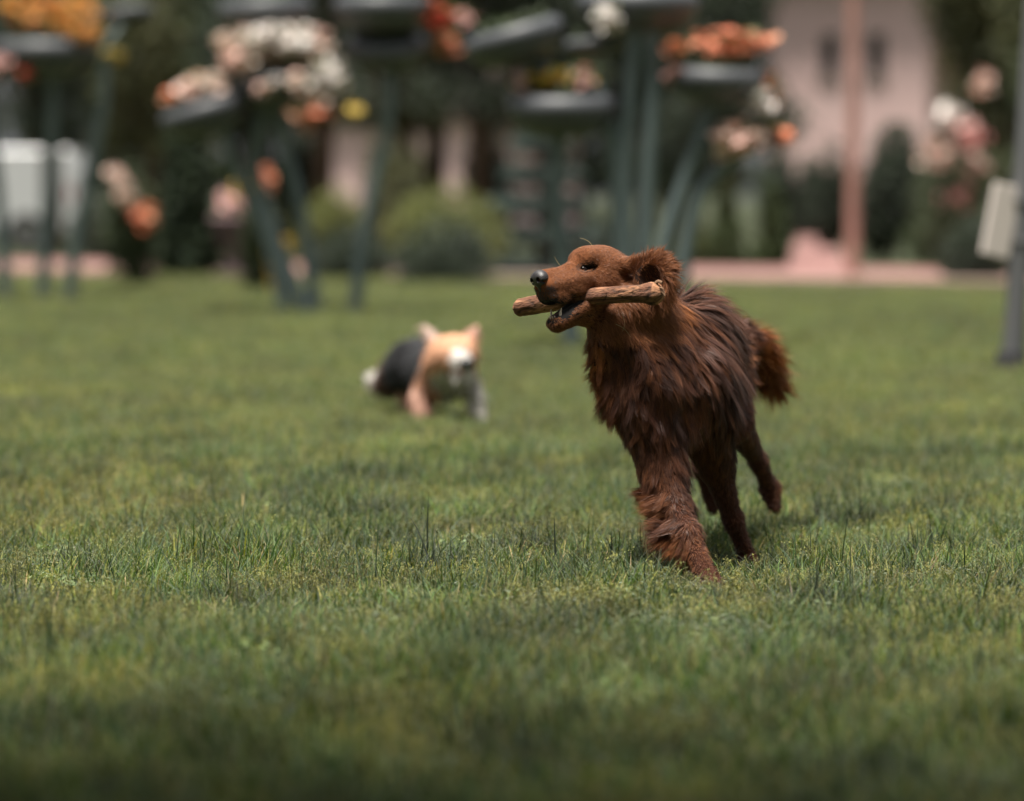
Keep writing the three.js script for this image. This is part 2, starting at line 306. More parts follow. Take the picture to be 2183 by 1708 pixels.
/** blends the flow given at a few places of the coat */
function flowField(guides) {
  return (p) => {
    let ws = 0; const o = { dir: V(0, 0, 0), len: 0, lift: 0, mess: 0, curl: 0, rad: 0, frizz: 0, droop: 0, fill: 0, width: 0, close: 0 };
    for (const g of guides) {
      const d2 = g.p.distanceToSquared(p) / (g.reach * g.reach), w = 1 / Math.pow(d2 + 0.02, 2.2); ws += w; o.dir.addScaledVector(g.dir, w);
      for (const k of ['len', 'lift', 'mess', 'curl', 'rad', 'frizz', 'droop', 'fill', 'width', 'close']) o[k] += g[k] * w;
    }
    o.dir.normalize(); for (const k of ['len', 'lift', 'mess', 'curl', 'rad', 'frizz', 'droop', 'fill', 'width', 'close']) o[k] /= ws; return o;
  };
}
const guide = (p, dir, len, lift, o = {}) => ({ p, dir: V(...dir).normalize(), len, lift, mess: 0.25, curl: 0.5, rad: 0.008, frizz: 0.1, droop: 0.4, fill: 1, width: 0.0013, close: 0.7, reach: 0.06, ...o });

// ------------------------------------------------------------------ the running red dog
const Z0 = 7.15;
const S = (x, y, dz) => P(x, y, Z0 + dz);
// head: local axes in metres, x towards the nose, y up, z to the dog's left cheek (the one that the camera sees)
const HS = 1.06, yaw = 0.70, tilt = -0.10, roll = 0.12;
const hO = S(1240, 582, -0.02);
const hF = V(-Math.cos(yaw) * Math.cos(tilt), Math.sin(tilt), Math.sin(yaw) * Math.cos(tilt)).normalize();
let hU = V(0, 1, 0).addScaledVector(hF, -hF.y).normalize(); let hL = V().crossVectors(hU, hF).normalize();
hU.applyAxisAngle(hF, roll); hL.applyAxisAngle(hF, roll);
if (hL.z < 0) hL.negate();
const hd = (x, y, z) => hO.clone().addScaledVector(hF, x * HS / 100).addScaledVector(hU, y * HS / 100).addScaledVector(hL, z * HS / 100);   // centimetres
const toHead = (p) => { const q = p.clone().sub(hO).multiplyScalar(100 / HS); return V(q.dot(hF), q.dot(hU), q.dot(hL)); };
const hAxes = [hF, hU, hL], cm = HS / 100;
const hEll = (x, y, z, a, b, c, k = 0.012, sub = false) => ell(hd(x, y, z), V(a * cm, b * cm, c * cm), hAxes, k, sub);
const hCap = (a, b, ra, rb, k = 0.008) => cap(hd(...a), hd(...b), ra * cm, rb * cm, k);
const dogPrims = [];
{
  const q = dogPrims;
  // trunk
  q.push(cap(S(1440, 800, 0.10), S(1468, 795, 0.32), 0.108, 0.112, 0.05), cap(S(1468, 795, 0.32), S(1522, 770, 0.66), 0.108, 0.082, 0.05));
  q.push(cap(S(1385, 810, 0.03), S(1440, 825, 0.12), 0.085, 0.105, 0.05), cap(S(1405, 890, 0.05), S(1465, 890, 0.3), 0.08, 0.08, 0.05));
  q.push(cap(S(1478, 682, 0.18), S(1525, 728, 0.5), 0.062, 0.07, 0.05));
  // neck and ruff
  q.push(cap(S(1435, 735, 0.12), S(1355, 645, 0.01), 0.09, 0.06, 0.05), cap(S(1390, 790, 0.05), S(1300, 690, 0.0), 0.085, 0.052, 0.05), cap(S(1292, 735, 0.0), S(1318, 850, 0.03), 0.035, 0.045, 0.04));
  // right fore leg, planted
  q.push(cap(S(1380, 860, 0.03), S(1416, 1005, 0.0), 0.075, 0.054, 0.04), cap(S(1416, 1005, 0.0), S(1464, 1132, -0.09), 0.047, 0.027, 0.03), ell(S(1470, 1146, -0.105), V(0.031, 0.034, 0.032), null, 0.015), cap(S(1468, 1142, -0.10), S(1504, 1222, -0.16), 0.027, 0.0235, 0.015));
  for (const [x, y, z] of [[1506, 1254, -0.205], [1517, 1257, -0.212], [1530, 1256, -0.208], [1539, 1252, -0.19]]) q.push(cap(S(1507, 1230, -0.165), S(x, y, z), 0.022, 0.0135, 0.008));
  // left fore leg, pushing off
  q.push(cap(S(1500, 860, 0.14), S(1526, 985, 0.24), 0.068, 0.044, 0.04), cap(S(1526, 985, 0.24), S(1562, 1102, 0.29), 0.040, 0.023, 0.03), ell(S(1567, 1114, 0.29), V(0.027, 0.03, 0.028), null, 0.012), cap(S(1566, 1110, 0.29), S(1594, 1188, 0.32), 0.022, 0.020, 0.012));
  for (const [x, y, z] of [[1590, 1212, 0.285], [1601, 1214, 0.28], [1611, 1213, 0.285], [1619, 1210, 0.30]]) q.push(cap(S(1596, 1194, 0.32), S(x, y, z), 0.019, 0.012, 0.008));
  // hind legs, in the air
  q.push(cap(S(1545, 800, 0.64), S(1564, 895, 0.54), 0.066, 0.044, 0.04), cap(S(1564, 895, 0.54), S(1612, 975, 0.78), 0.044, 0.021, 0.03), ell(S(1618, 985, 0.79), V(0.025, 0.027, 0.028), null, 0.01), cap(S(1618, 985, 0.78), S(1642, 1040, 0.86), 0.021, 0.022, 0.015));
  for (const [x, y, z] of [[1648, 1082, 0.84], [1656, 1084, 0.85], [1645, 1074, 0.87]]) q.push(cap(S(1644, 1046, 0.86), S(x + 3, y + 2, z), 0.027, 0.013, 0.01));
  q.push(cap(S(1510, 815, 0.68), S(1500, 915, 0.6), 0.07, 0.05, 0.04), cap(S(1500, 915, 0.6), S(1500, 1000, 0.74), 0.042, 0.026, 0.03), cap(S(1500, 1000, 0.74), S(1514, 1050, 0.78), 0.023, 0.020, 0.02));
  for (const [x, y, z] of [[1518, 1090, 0.76], [1525, 1088, 0.77]]) q.push(cap(S(1515, 1054, 0.78), S(x, y, z), 0.019, 0.012, 0.01));
  // tail
  q.push(cap(S(1560, 715, 0.72), S(1600, 738, 0.9), 0.035, 0.024, 0.03), cap(S(1600, 738, 0.9), S(1632, 785, 0.98), 0.024, 0.016, 0.01), cap(S(1632, 785, 0.98), S(1650, 822, 1.0), 0.016, 0.008, 0.01));
  // head
  q.push(hEll(-4.9, 1.5, 0, 6.2, 4.1, 4.6, 0.02), hEll(-10.0, 0.6, 0, 2.2, 2.4, 2.4, 0.02), hEll(-1.9, 3.5, 0, 3.0, 2.0, 3.0, 0.015), hEll(-1.3, 3.1, 2.2, 2.2, 1.6, 1.5, 0.015), hEll(-1.3, 3.1, -2.2, 2.2, 1.6, 1.5, 0.015), hCap([-1.2, 2.6, 0], [3.4, 0.9, 0], 2.3, 1.75, 0.018));
  q.push(hEll(-5, -2.4, 3.4, 4.8, 3.8, 2.0, 0.02), hEll(-5, -2.4, -3.4, 4.8, 3.8, 2.0, 0.02));
  q.push(hCap([-1, 0.2, 0], [11.6, 0.35, 0], 2.1, 1.7, 0.014), hCap([1, -1.2, 1.5], [11.0, -1.5, 1.15], 2.2, 1.7, 0.014), hCap([1, -1.2, -1.5], [11.0, -1.5, -1.15], 2.2, 1.7, 0.014));
  q.push(hEll(8.4, -3.5, 2.0, 3.6, 2.4, 0.9, 0.008), hEll(8.4, -3.5, -2.0, 3.6, 2.4, 0.9, 0.008), hEll(10.9, -3.0, 0, 1.5, 2.0, 2.0, 0.010), hEll(3.6, -3.0, 2.6, 3.2, 1.7, 0.8, 0.008), hEll(3.6, -3.0, -2.6, 3.2, 1.7, 0.8, 0.008));
  // lower jaw
  q.push(hCap([-6, -4.6, 2.6], [9.7, -9.7, 0.95], 2.2, 1.4, 0.01), hCap([-6, -4.6, -2.6], [9.7, -9.7, -0.95], 2.2, 1.4, 0.01), hCap([-5, -6.6, 0], [9.2, -10.4, 0], 2.8, 1.5, 0.015), hCap([-7, -7, 0], [1, -9.5, 0], 3.2, 2.0, 0.02));
  q.push(hEll(0.7, 1.0, 3.3, 2.3, 0.46, 1.6, 0.005, true), hEll(0.7, 1.0, -3.3, 2.3, 0.46, 1.6, 0.005, true));        // eye slits
  // ears: the near one flung back and open, the far one behind the skull
  const en = V(-0.35, 0.1, 1).normalize(), eu = V(0.25, 1, -0.1).addScaledVector(en, -V(0.25, 1, -0.1).dot(en)).normalize(), er = V().crossVectors(eu, en).normalize();
  q.push(cap(hd(-7.2, 1.0, 3.6), S(1370, 570, -0.03), 0.018, 0.016, 0.015), ell(S(1389, 588, -0.042), V(0.044, 0.053, 0.024), [er, eu, en], 0.012), ell(S(1382, 592, -0.076), V(0.031, 0.037, 0.036), [er, eu, en], 0.006, true));
  q.push(hEll(-8.5, -1.0, -5.4, 3.2, 5.2, 1.0, 0.012));
}
const dogBase = field(dogPrims), trunkAt = [[S(1330, 790, 0), 0.13], [S(1400, 860, 0.0), 0.14], [S(1440, 790, 0.1), 0.16], [S(1490, 800, 0.3), 0.17], [S(1520, 740, 0.5), 0.14]];
const dogField = (x, y, z) => {                                      // the coat lies in folds over the trunk
  const d = dogBase(x, y, z); if (Math.abs(d) > 0.05) return d; let m = 0;
  for (const [c, r] of trunkAt) { const q = Math.hypot(x - c.x, y - c.y, z - c.z); if (q < r) m = Math.max(m, 1 - smooth(r * 0.6, r, q)); }
  return m > 0 ? d + m * (0.015 * N3(x * 17, y * 9, z * 17) + 0.006 * N3(x * 38, y * 18, z * 38)) : d;
};
const headLo = V(1e3, 1e3, 1e3), headHi = V(-1e3, -1e3, -1e3);
for (const x of [-15, 14]) for (const y of [-13, 9]) for (const z of [-8, 9]) { headLo.min(hd(x, y, z)); headHi.max(hd(x, y, z)); }
headHi.max(S(1450, 530, -0.1)); headLo.min(S(1370, 680, 0.05));
const inHead = (p) => p.x > headLo.x + 0.012 && p.x < headHi.x - 0.012 && p.y > headLo.y + 0.012 && p.y < headHi.y - 0.012 && p.z > headLo.z + 0.012 && p.z < headHi.z - 0.012;
const headGeo = skin(dogField, headLo, headHi, 0.0036, inHead);
const bodyLo = V(1e3, 1e3, 1e3), bodyHi = V(-1e3, -1e3, -1e3);
for (const s of dogPrims) { const r = s.t ? Math.max(s.r.x, s.r.y, s.r.z) : Math.max(s.ra, s.rb); for (const e of s.t ? [s.c] : [s.a, s.b]) { bodyLo.min(V(e.x - r, e.y - r, e.z - r)); bodyHi.max(V(e.x + r, e.y + r, e.z + r)); } }
bodyLo.addScalar(-0.03); bodyHi.addScalar(0.03);
const bodyGeo = skin(dogField, bodyLo, bodyHi, 0.0095, (p) => !inHead(p));

const dog = thing('dog', 'long-haired mahogany red dog running over the lawn with a stick in its mouth', 'dog', V(0, 0, 0));
const furTones = [[0.105, 0.029, 0.007], [0.078, 0.020, 0.006], [0.145, 0.042, 0.009], [0.056, 0.015, 0.005]], featherTones = [[0.350, 0.112, 0.021], [0.300, 0.090, 0.017], [0.400, 0.135, 0.027], [0.230, 0.068, 0.014]];
{
  const earC = S(1380, 590, -0.045), g = mergeGeometries([headGeo, bodyGeo]), p = g.attributes.position, col = new Float32Array(p.count * 3);
  for (let i = 0; i < p.count; i++) {
    const v = V().fromBufferAttribute(p, i), h = toHead(v), lip = inHead(v) && h.x > -1 && h.x < 12 && h.y < -3.6 - 0.1 * h.x + 0.3 && h.y > -9.8 && Math.abs(h.z) < 3;
    const eye = Math.hypot((h.x - 1.0) * 0.8, (h.y - 1.25) * 1.7, (Math.abs(h.z) - 3.2) * 0.7) < 2.05;
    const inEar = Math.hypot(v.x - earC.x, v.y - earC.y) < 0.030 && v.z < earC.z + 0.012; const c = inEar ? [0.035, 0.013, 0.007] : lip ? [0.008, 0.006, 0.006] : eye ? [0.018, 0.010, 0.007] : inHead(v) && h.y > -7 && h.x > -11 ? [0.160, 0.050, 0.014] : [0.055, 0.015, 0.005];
    col.set(c, i * 3);
  }
  g.setAttribute('color', new THREE.BufferAttribute(col, 3));
  part(dog, 'body', g, std(0xffffff, 1, { vertexColors: true }));

  const furMat = phys({ color: 0xffffff, roughness: 0.9, vertexColors: true, transmission: 0.16, clearcoat: 0.18, clearcoatRoughness: 0.28, side: THREE.DoubleSide });
  // flow of the coat
  const long = { reach: 0.06, rad: 0.011, width: 0.0012, curl: 0.9, mess: 0.3, droop: 0.6, close: 0.55, frizz: 0.06 }, short = { reach: 0.035, rad: 0.006, curl: 0.15, mess: 0.12, droop: 0, frizz: 0.05, width: 0.0011, close: 0.3, fill: 0.8 };
  const feather = { ...long, curl: 1.0, mess: 0.4, frizz: 0.16, close: 0.75, reach: 0.05 };
  const wavy = { ...long, curl: 1.4, mess: 0.35, rad: 0.013, frizz: 0.07, droop: 0.45, width: 0.0011 };
  const G = [
    guide(S(1255, 740, 0.0), [-0.8, -0.5, 0.3], 0.035, 0.6, feather), guide(S(1262, 820, 0.02), [-0.8, -0.6, 0.2], 0.042, 0.7, feather), guide(S(1285, 860, 0.03), [-0.6, -0.9, 0.1], 0.05, 0.6, feather), guide(S(1310, 930, 0.03), [-0.35, -0.95, 0.0], 0.03, 0.4, feather), guide(S(1345, 995, 0.05), [-0.4, -0.9, 0], 0.025, 0.4, feather),
    guide(S(1330, 800, -0.06), [0.15, -1, 0.1], 0.055, 0.22, wavy), guide(S(1400, 860, -0.07), [0.3, -0.9, 0.1], 0.055, 0.2, wavy), guide(S(1440, 780, -0.03), [0.4, -0.9, 0], 0.06, 0.18, wavy), guide(S(1400, 930, -0.04), [0.05, -1, 0.15], 0.055, 0.25, wavy),
    guide(S(1300, 715, -0.03), [0.2, -1, 0.1], 0.026, 0.25, { ...long, rad: 0.007 }),
    guide(S(1385, 680, -0.06), [0.85, -0.5, 0], 0.045, 0.3, { ...long, reach: 0.05 }), guide(S(1425, 740, -0.03), [0.6, -0.8, 0], 0.05, 0.3, { ...long, reach: 0.05 }), guide(S(1430, 640, 0.02), [0.9, -0.25, -0.2], 0.06, 0.3, { ...long, reach: 0.05 }),
    guide(S(1465, 632, 0.12), [0.85, -0.15, -0.3], 0.08, 0.4, { ...long, curl: 0.4 }), guide(S(1485, 622, 0.2), [0.85, 0.05, -0.4], 0.075, 0.6, { ...long, curl: 0.6, droop: 0.9 }),
    guide(S(1490, 690, 0.10), [0.65, -0.75, -0.1], 0.11, 0.22, { ...long, curl: 0.3, mess: 0.15 }), guide(S(1535, 740, 0.25), [0.4, -0.9, -0.1], 0.13, 0.16, { ...long, curl: 0.3, mess: 0.15 }), guide(S(1515, 800, 0.18), [0.3, -0.95, 0], 0.12, 0.12, { ...long, curl: 0.3, mess: 0.15 }), guide(S(1545, 850, 0.3), [0.05, -1, 0.1], 0.085, 0.08, { ...long, curl: 0.4 }),
    guide(S(1460, 860, 0.0), [0.25, -1, 0], 0.065, 0.15, wavy), guide(S(1525, 930, 0.25), [0.1, -1, 0], 0.045, 0.2, long), guide(S(1465, 950, 0.12), [0.1, -1, 0], 0.05, 0.3, wavy),
    guide(S(1545, 690, 0.45), [0.6, 0.1, -0.7], 0.042, 0.6, feather), guide(S(1570, 740, 0.6), [0.75, -0.3, -0.5], 0.045, 0.55, feather), guide(S(1580, 800, 0.66), [0.6, -0.7, -0.4], 0.045, 0.4, feather),
    guide(S(1580, 715, 0.8), [0.8, 0.1, -0.3], 0.045, 0.6, feather), guide(S(1610, 745, 0.92), [0.8, -0.2, 0], 0.06, 0.7, feather), guide(S(1640, 800, 0.98), [0.7, -0.7, 0], 0.06, 0.6, feather), guide(S(1610, 790, 0.96), [0.0, -1, 0.1], 0.085, 0.4, feather),
    guide(S(1375, 960, 0.0), [0.1, -1, 0.1], 0.03, 0.25, { ...wavy, reach: 0.045 }), guide(S(1425, 1030, -0.05), [0.25, -1, 0.1], 0.036, 0.35, { ...wavy, reach: 0.045 }), guide(S(1365, 1030, 0.06), [-0.5, -0.85, 0], 0.022, 0.4, feather),
    guide(S(1402, 1085, -0.05), [-0.95, -0.2, 0.1], 0.055, 1.3, { ...feather, droop: 0.2, reach: 0.06 }), guide(S(1424, 1135, -0.08), [-0.95, -0.35, 0.1], 0.072, 1.3, { ...feather, droop: 0.2, reach: 0.06 }), guide(S(1455, 1190, -0.12), [-0.65, -0.8, -0.1], 0.042, 0.8, { ...feather, reach: 0.04 }),
    guide(S(1460, 1090, -0.1), [0.4, -0.9, 0], 0.015, 0.1, { ...short, reach: 0.05, rad: 0.008, mess: 0.2 }), guide(S(1480, 1080, -0.04), [0.7, -0.7, 0], 0.034, 0.5, { ...feather, reach: 0.03 }), guide(S(1495, 1180, -0.15), [0.4, -0.9, 0], 0.008, 0.08, { ...short, reach: 0.045 }), guide(S(1518, 1240, -0.19), [0.3, -0.8, 0.3], 0.006, 0.08, { ...short, reach: 0.045 }), guide(S(1480, 1230, -0.13), [-0.4, -0.8, 0], 0.024, 0.5, { ...feather, reach: 0.025 }),
    guide(S(1545, 1020, 0.25), [0.1, -1, 0], 0.014, 0.08, { ...short, reach: 0.06 }), guide(S(1572, 1110, 0.3), [0.2, -1, 0], 0.008, 0.08, { ...short, reach: 0.06 }), guide(S(1598, 1190, 0.35), [0.2, -1, 0.2], 0.007, 0.08, { ...short, reach: 0.05 }), guide(S(1545, 1100, 0.36), [-0.2, -0.9, -0.4], 0.014, 0.2, short),
    guide(S(1570, 860, 0.5), [0.2, -0.9, -0.2], 0.035, 0.3, long), guide(S(1595, 920, 0.6), [0.4, -0.9, -0.1], 0.015, 0.15, { ...short, reach: 0.06 }), guide(S(1625, 1000, 0.8), [0.3, -0.95, 0], 0.009, 0.1, { ...short, reach: 0.05 }), guide(S(1650, 1060, 0.86), [0.1, -1, 0], 0.008, 0.1, { ...short, reach: 0.05 }),
    guide(S(1505, 960, 0.68), [0, -1, 0], 0.02, 0.2, { ...short, reach: 0.05 }), guide(S(1515, 1060, 0.78), [0, -1, 0], 0.008, 0.1, { ...short, reach: 0.05 }),
  ];
  const flow = flowField(G);
  const lighter = [[S(1258, 760, 0), 0.07], [S(1262, 830, 0.02), 0.07], [S(1300, 900, 0.03), 0.06], [S(1330, 970, 0.04), 0.05], [S(1600, 740, 0.88), 0.11], [S(1640, 800, 0.98), 0.1], [S(1560, 710, 0.6), 0.1], [S(1398, 1095, -0.05), 0.07, 0.55], [S(1440, 1178, -0.1), 0.06, 0.55], [S(1400, 1010, 0.0), 0.09, 0.3], [S(1500, 1190, -0.16), 0.08, 0.35], [S(1425, 650, 0.02), 0.07], [S(1410, 720, -0.05), 0.045]];
  const tone = (p, r) => {
    let k = 0; for (const [q, d, most = 1] of lighter) k = Math.max(k, most * (1 - smooth(d * 0.4, d, q.distanceTo(p))));
    k = clamp(k + 0.4 * smooth(0.15, 0.5, fbm(p.x * 11, p.y * 11, p.z * 11, 2))); const a = furTones[Math.floor(r * 4)], b = featherTones[Math.floor(r * 16) % 4]; return [lerp(a[0], b[0], k), lerp(a[1], b[1], k), lerp(a[2], b[2], k)];
  };
  const onBody = surfaceSampler(bodyGeo), near = (list) => (p) => { let m = 0; for (const [q, r] of list) m = Math.max(m, 1 - smooth(r * 0.6, r, q.distanceTo(p))); return m; };
  const onLeg = (p) => 1 - smooth(0.24, 0.33, p.y), offLeg = (p) => smooth(0.22, 0.31, p.y);
  part(dog, 'undercoat', coat(dogField, onBody, 6000, 9, flow, tone, { scale: 0.5, liftScale: 0.8, thin: 0.9, where: offLeg }), furMat, 'stuff');
  part(dog, 'long_coat', coat(dogField, onBody, 4900, 27, flow, tone, { thin: 0.75, where: offLeg }), furMat, 'stuff');
  const even = (p) => { const w = flow(p); w.len = Math.min(0.022, w.len * 0.8); w.lift *= 0.7; w.rad = 0.006; w.close = 0.3; w.curl = Math.min(w.curl, 0.4); return w; };
  part(dog, 'leg_hair', coat(dogField, onBody, 8500, 5, even, tone, { thin: 0.85, where: onLeg, vary: 0.12 }), furMat, 'stuff');
  part(dog, 'tail_feathering', coat(dogField, onBody, 1000, 26, flow, tone, { scale: 1.25, where: near([[S(1580, 718, 0.8), 0.07], [S(1610, 750, 0.92), 0.08], [S(1640, 800, 0.98), 0.08]]), thin: 0.85 }), furMat, 'stuff');
  part(dog, 'leg_feathering', coat(dogField, onBody, 520, 24, flow, tone, { where: near([[S(1395, 1040, -0.02), 0.035], [S(1408, 1085, -0.05), 0.042], [S(1430, 1132, -0.08), 0.04], [S(1458, 1180, -0.12), 0.035], [S(1485, 1075, -0.05), 0.025]]), thin: 0.8 }), furMat, 'stuff');
  // short hair of the head, longer on cheeks and ears
  const hb = (x, y, z) => V().addScaledVector(hF, x).addScaledVector(hU, y).addScaledVector(hL, z).toArray(), hs = { reach: 0.035, rad: 0.004, curl: 0.12, mess: 0.12, droop: 0, frizz: 0.07, width: 0.0007, close: 0.1, fill: 1 };
  const HG = [
    guide(hd(11, 1, 0), hb(-1, 0.1, 0), 0.0036, 0.045, hs), guide(hd(8, -1, 2.4), hb(-1, -0.35, 0.1), 0.0058, 0.054, hs), guide(hd(8, -3.5, 2.6), hb(-0.8, -0.7, 0), 0.0079, 0.090, hs), guide(hd(4, -3, 3), hb(-1, -0.25, 0), 0.0094, 0.090, hs), guide(hd(4, 2.6, 0.8), hb(-1, 0.3, 0), 0.0050, 0.068, hs),
    guide(hd(-1, 5.5, 1.5), hb(-1, 0.05, 0), 0.0065, 0.054, hs), guide(hd(-6, 5.5, 2.5), hb(-1, -0.1, 0.2), 0.0079, 0.045, hs), guide(hd(-2, 2.5, 4.2), hb(-1, -0.1, 0), 0.0058, 0.045, hs), guide(hd(0, -1, 4), hb(-0.8, -0.6, 0), 0.0065, 0.045, hs), guide(hd(-5, -1, 5), hb(-1, -0.3, 0), 0.0094, 0.054, hs),
    guide(hd(-7, -5, 4), hb(-0.9, -0.6, 0), 0.026, 0.2, { ...hs, rad: 0.007 }), guide(hd(0, -8.5, 2), hb(-0.9, -0.3, 0), 0.0079, 0.068, hs), guide(hd(6, -11, 1), hb(-1, -0.2, 0), 0.0065, 0.068, hs), guide(hd(-11, 3, 0), hb(-1, -0.3, 0), 0.03, 0.2, { ...hs, rad: 0.007 }),
    guide(S(1358, 550, -0.05), [0.3, 0.9, 0], 0.026, 0.7, { ...feather, rad: 0.006, reach: 0.03 }), guide(S(1392, 541, -0.05), [0.5, 0.8, 0], 0.028, 0.7, { ...feather, rad: 0.006, reach: 0.03 }), guide(S(1426, 568, -0.05), [0.9, 0.25, 0], 0.036, 0.6, { ...feather, rad: 0.006, reach: 0.03 }), guide(S(1426, 612, -0.045), [0.65, -0.75, 0], 0.055, 0.5, { ...feather, rad: 0.007, reach: 0.035 }), guide(S(1398, 635, -0.045), [0.4, -0.9, 0], 0.06, 0.3, { ...feather, rad: 0.007, reach: 0.03 }),
    guide(S(1380, 590, -0.05), [0.4, -0.6, 0.1], 0.010, 0.1, { ...hs, fill: 0.6, reach: 0.03 }), guide(S(1330, 690, -0.03), [0.5, -0.9, 0], 0.032, 0.25, { ...long, rad: 0.007, reach: 0.05 }), guide(S(1400, 680, -0.06), [0.8, -0.55, 0], 0.045, 0.3, { ...long, reach: 0.05 }),
  ];
  const hflow = flowField(HG);
  const hf = (p) => {
    const h = toHead(p);
    if (h.x > 11.2 && h.y > -1.6) return null;                                                    // nose leather
    if (h.x > -2 && h.x < 11.5 && h.y < -3.9 - 0.12 * (10 - h.x) * 0.2 && h.y > -9.2 && Math.abs(h.z) < 2.6 && dogField(p.x + hU.x * 0.02, p.y + hU.y * 0.02, p.z + hU.z * 0.02) < 0.012) return null;
    if (Math.hypot((h.x - 1.0) * 0.75, (h.y - 1.25) * 1.7, (Math.abs(h.z) - 3.2) * 0.6) < 1.4) return null;
    const inner = V(p.x, p.y, 0).distanceTo(V(earIn.x, earIn.y, 0)) < 0.031 && dogField(p.x, p.y, p.z + 0.02) > 0 && p.z < earIn.z + 0.014;
    const w = hflow(p); if (inner) { w.len = Math.min(w.len, 0.009); w.lift = 0.05; w.density = 0.15; } return w;
  };
  const earIn = S(1380, 590, -0.045);
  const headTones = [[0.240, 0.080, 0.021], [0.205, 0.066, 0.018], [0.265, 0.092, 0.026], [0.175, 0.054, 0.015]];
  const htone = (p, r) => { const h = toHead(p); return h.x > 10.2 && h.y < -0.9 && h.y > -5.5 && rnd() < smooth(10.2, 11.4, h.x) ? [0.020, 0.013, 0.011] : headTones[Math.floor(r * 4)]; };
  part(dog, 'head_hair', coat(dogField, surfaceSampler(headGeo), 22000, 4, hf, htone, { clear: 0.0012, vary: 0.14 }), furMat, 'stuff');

  // nose leather with nostrils
  {
    const n = [hEll(12.2, 0.5, 0, 1.7, 1.75, 2.15, 0.004), hEll(12.5, 0.2, 1.15, 1.35, 1.35, 1.15, 0.004), hEll(12.5, 0.2, -1.15, 1.35, 1.35, 1.15, 0.004), hCap([12.7, -0.8, 0], [12.4, -2.2, 0], 0.7, 0.45, 0.008)];
    for (const s of [1, -1]) n.push(hEll(13.6, 0.1, 1.05 * s, 1.1, 0.55, 0.5, 0.002, true), hEll(12.9, -0.4, 2.0 * s, 1.2, 0.28, 0.6, 0.002, true));
    const lo = V(9, 9, 9), hi = V(-9, -9, -99); for (const x of [9, 15.5]) for (const y of [-4.5, 4]) for (const z of [-3, 3]) { lo.min(hd(x, y, z)); hi.max(hd(x, y, z)); } lo.z = Math.min(hd(9, 0, -3).z, hd(14, 0, -3).z, hd(9, -4.5, -3.5).z) - 0.01; hi.z = Math.max(hd(9, 0, 3).z, hd(15.5, 0, 3.5).z, hd(15.5, 4, 3.5).z) + 0.01; lo.x = Math.min(hd(15.5, 0, 3.5).x, hd(15.5, 0, -3.5).x) - 0.01; hi.x = Math.max(hd(9, 0, 3).x, hd(9, 0, -3).x) + 0.01;
    const bump = noiseTexture(128, (u, v) => { const k = 0.5 + 0.7 * N3(u * 30, v * 30, 2) + 0.3 * N3(u * 60, v * 60, 5); return [k, k, k]; });
    const geo = skin(field(n), lo, hi, 0.0014); const gp = geo.attributes.position, uv = []; for (let i = 0; i < gp.count; i++) uv.push(gp.getX(i) * 20 + gp.getZ(i) * 13, gp.getY(i) * 20); geo.setAttribute('uv', new THREE.Float32BufferAttribute(uv, 2));
    part(dog, 'nose', geo, phys({ color: C(0.022, 0.019, 0.02), roughness: 0.45, bumpMap: bump, bumpScale: 0.0006, clearcoat: 0.3, clearcoatRoughness: 0.35 })).userData.label = 'black leathery nose';
  }
  // eyes, half closed
  for (const s of [1, -1]) {
    const e = new THREE.SphereGeometry(0.0112, 24, 16); e.translate(...hd(0.95, 0.7, 1.72 * s).toArray()); part(dog, 'eye', e, phys({ color: C(0.008, 0.004, 0.003), roughness: 0.16, ior: 1.35 }));
  }
  // lower teeth
  const ivory = std(C(0.62, 0.52, 0.42), 0.35), gum = std(C(0.10, 0.045, 0.04), 0.4);
  const tooth = (x, y, z, l, r, lx, lz) => { const b = hd(x, y, z), t = hd(x + lx, y + l, z + lz), m = hd(x + lx * 0.3, y + l * 0.55, z + lz * 0.4); part(dog, 'tooth', tube([b, m, t], (u) => r * cm * (1 - 0.85 * u * u), 0, 8, 8), ivory); };
  tooth(9.4, -9.0, 1.45, 2.3, 0.36, -0.5, 0.3); tooth(9.4, -9.0, -1.45, 2.3, 0.36, -0.5, -0.3);
  for (const [x, z] of [[10.6, 0.35], [10.6, -0.35], [10.4, 0.9], [10.4, -0.9]]) tooth(x, -9.0, z, 0.85, 0.24, 0.25, 0);
  for (const [x, y, l] of [[7.8, -8.4, 0.6], [6.7, -8.0, 0.75], [5.5, -7.6, 0.85]]) for (const k of [1, -1]) tooth(x, y, 1.65 * k, l, 0.4, 0.05, 0.15 * k);
  part(dog, 'gum', tube([hd(4.5, -7.7, 1.5), hd(7.5, -8.8, 1.45), hd(9.7, -9.3, 1.15), hd(10.4, -9.4, 0), hd(9.7, -9.3, -1.15), hd(7.5, -8.8, -1.45), hd(4.5, -7.7, -1.5)], 0.006, 0.006, 24, 8), gum);
  // whiskers
  const wh = std(C(0.42, 0.33, 0.16), 0.4);
  for (const pts of [[S(1262, 524, -0.01), S(1255, 515, -0.01), S(1244, 509, -0.01), S(1235, 507, -0.01)], [S(1246, 533, -0.02), S(1240, 528, -0.02), S(1232, 526, -0.02)], [S(1196, 568, -0.03), S(1188, 558, -0.03), S(1181, 546, -0.03)], [S(1208, 640, -0.075), S(1200, 634, -0.08), S(1192, 630, -0.085)], [S(1312, 690, -0.06), S(1330, 700, -0.07), S(1344, 718, -0.075)], [S(1326, 668, -0.07), S(1331, 690, -0.08), S(1326, 706, -0.085)]]) part(dog, 'whisker', tube(pts, 0.0006, 0.00025, 10, 5), wh);
}

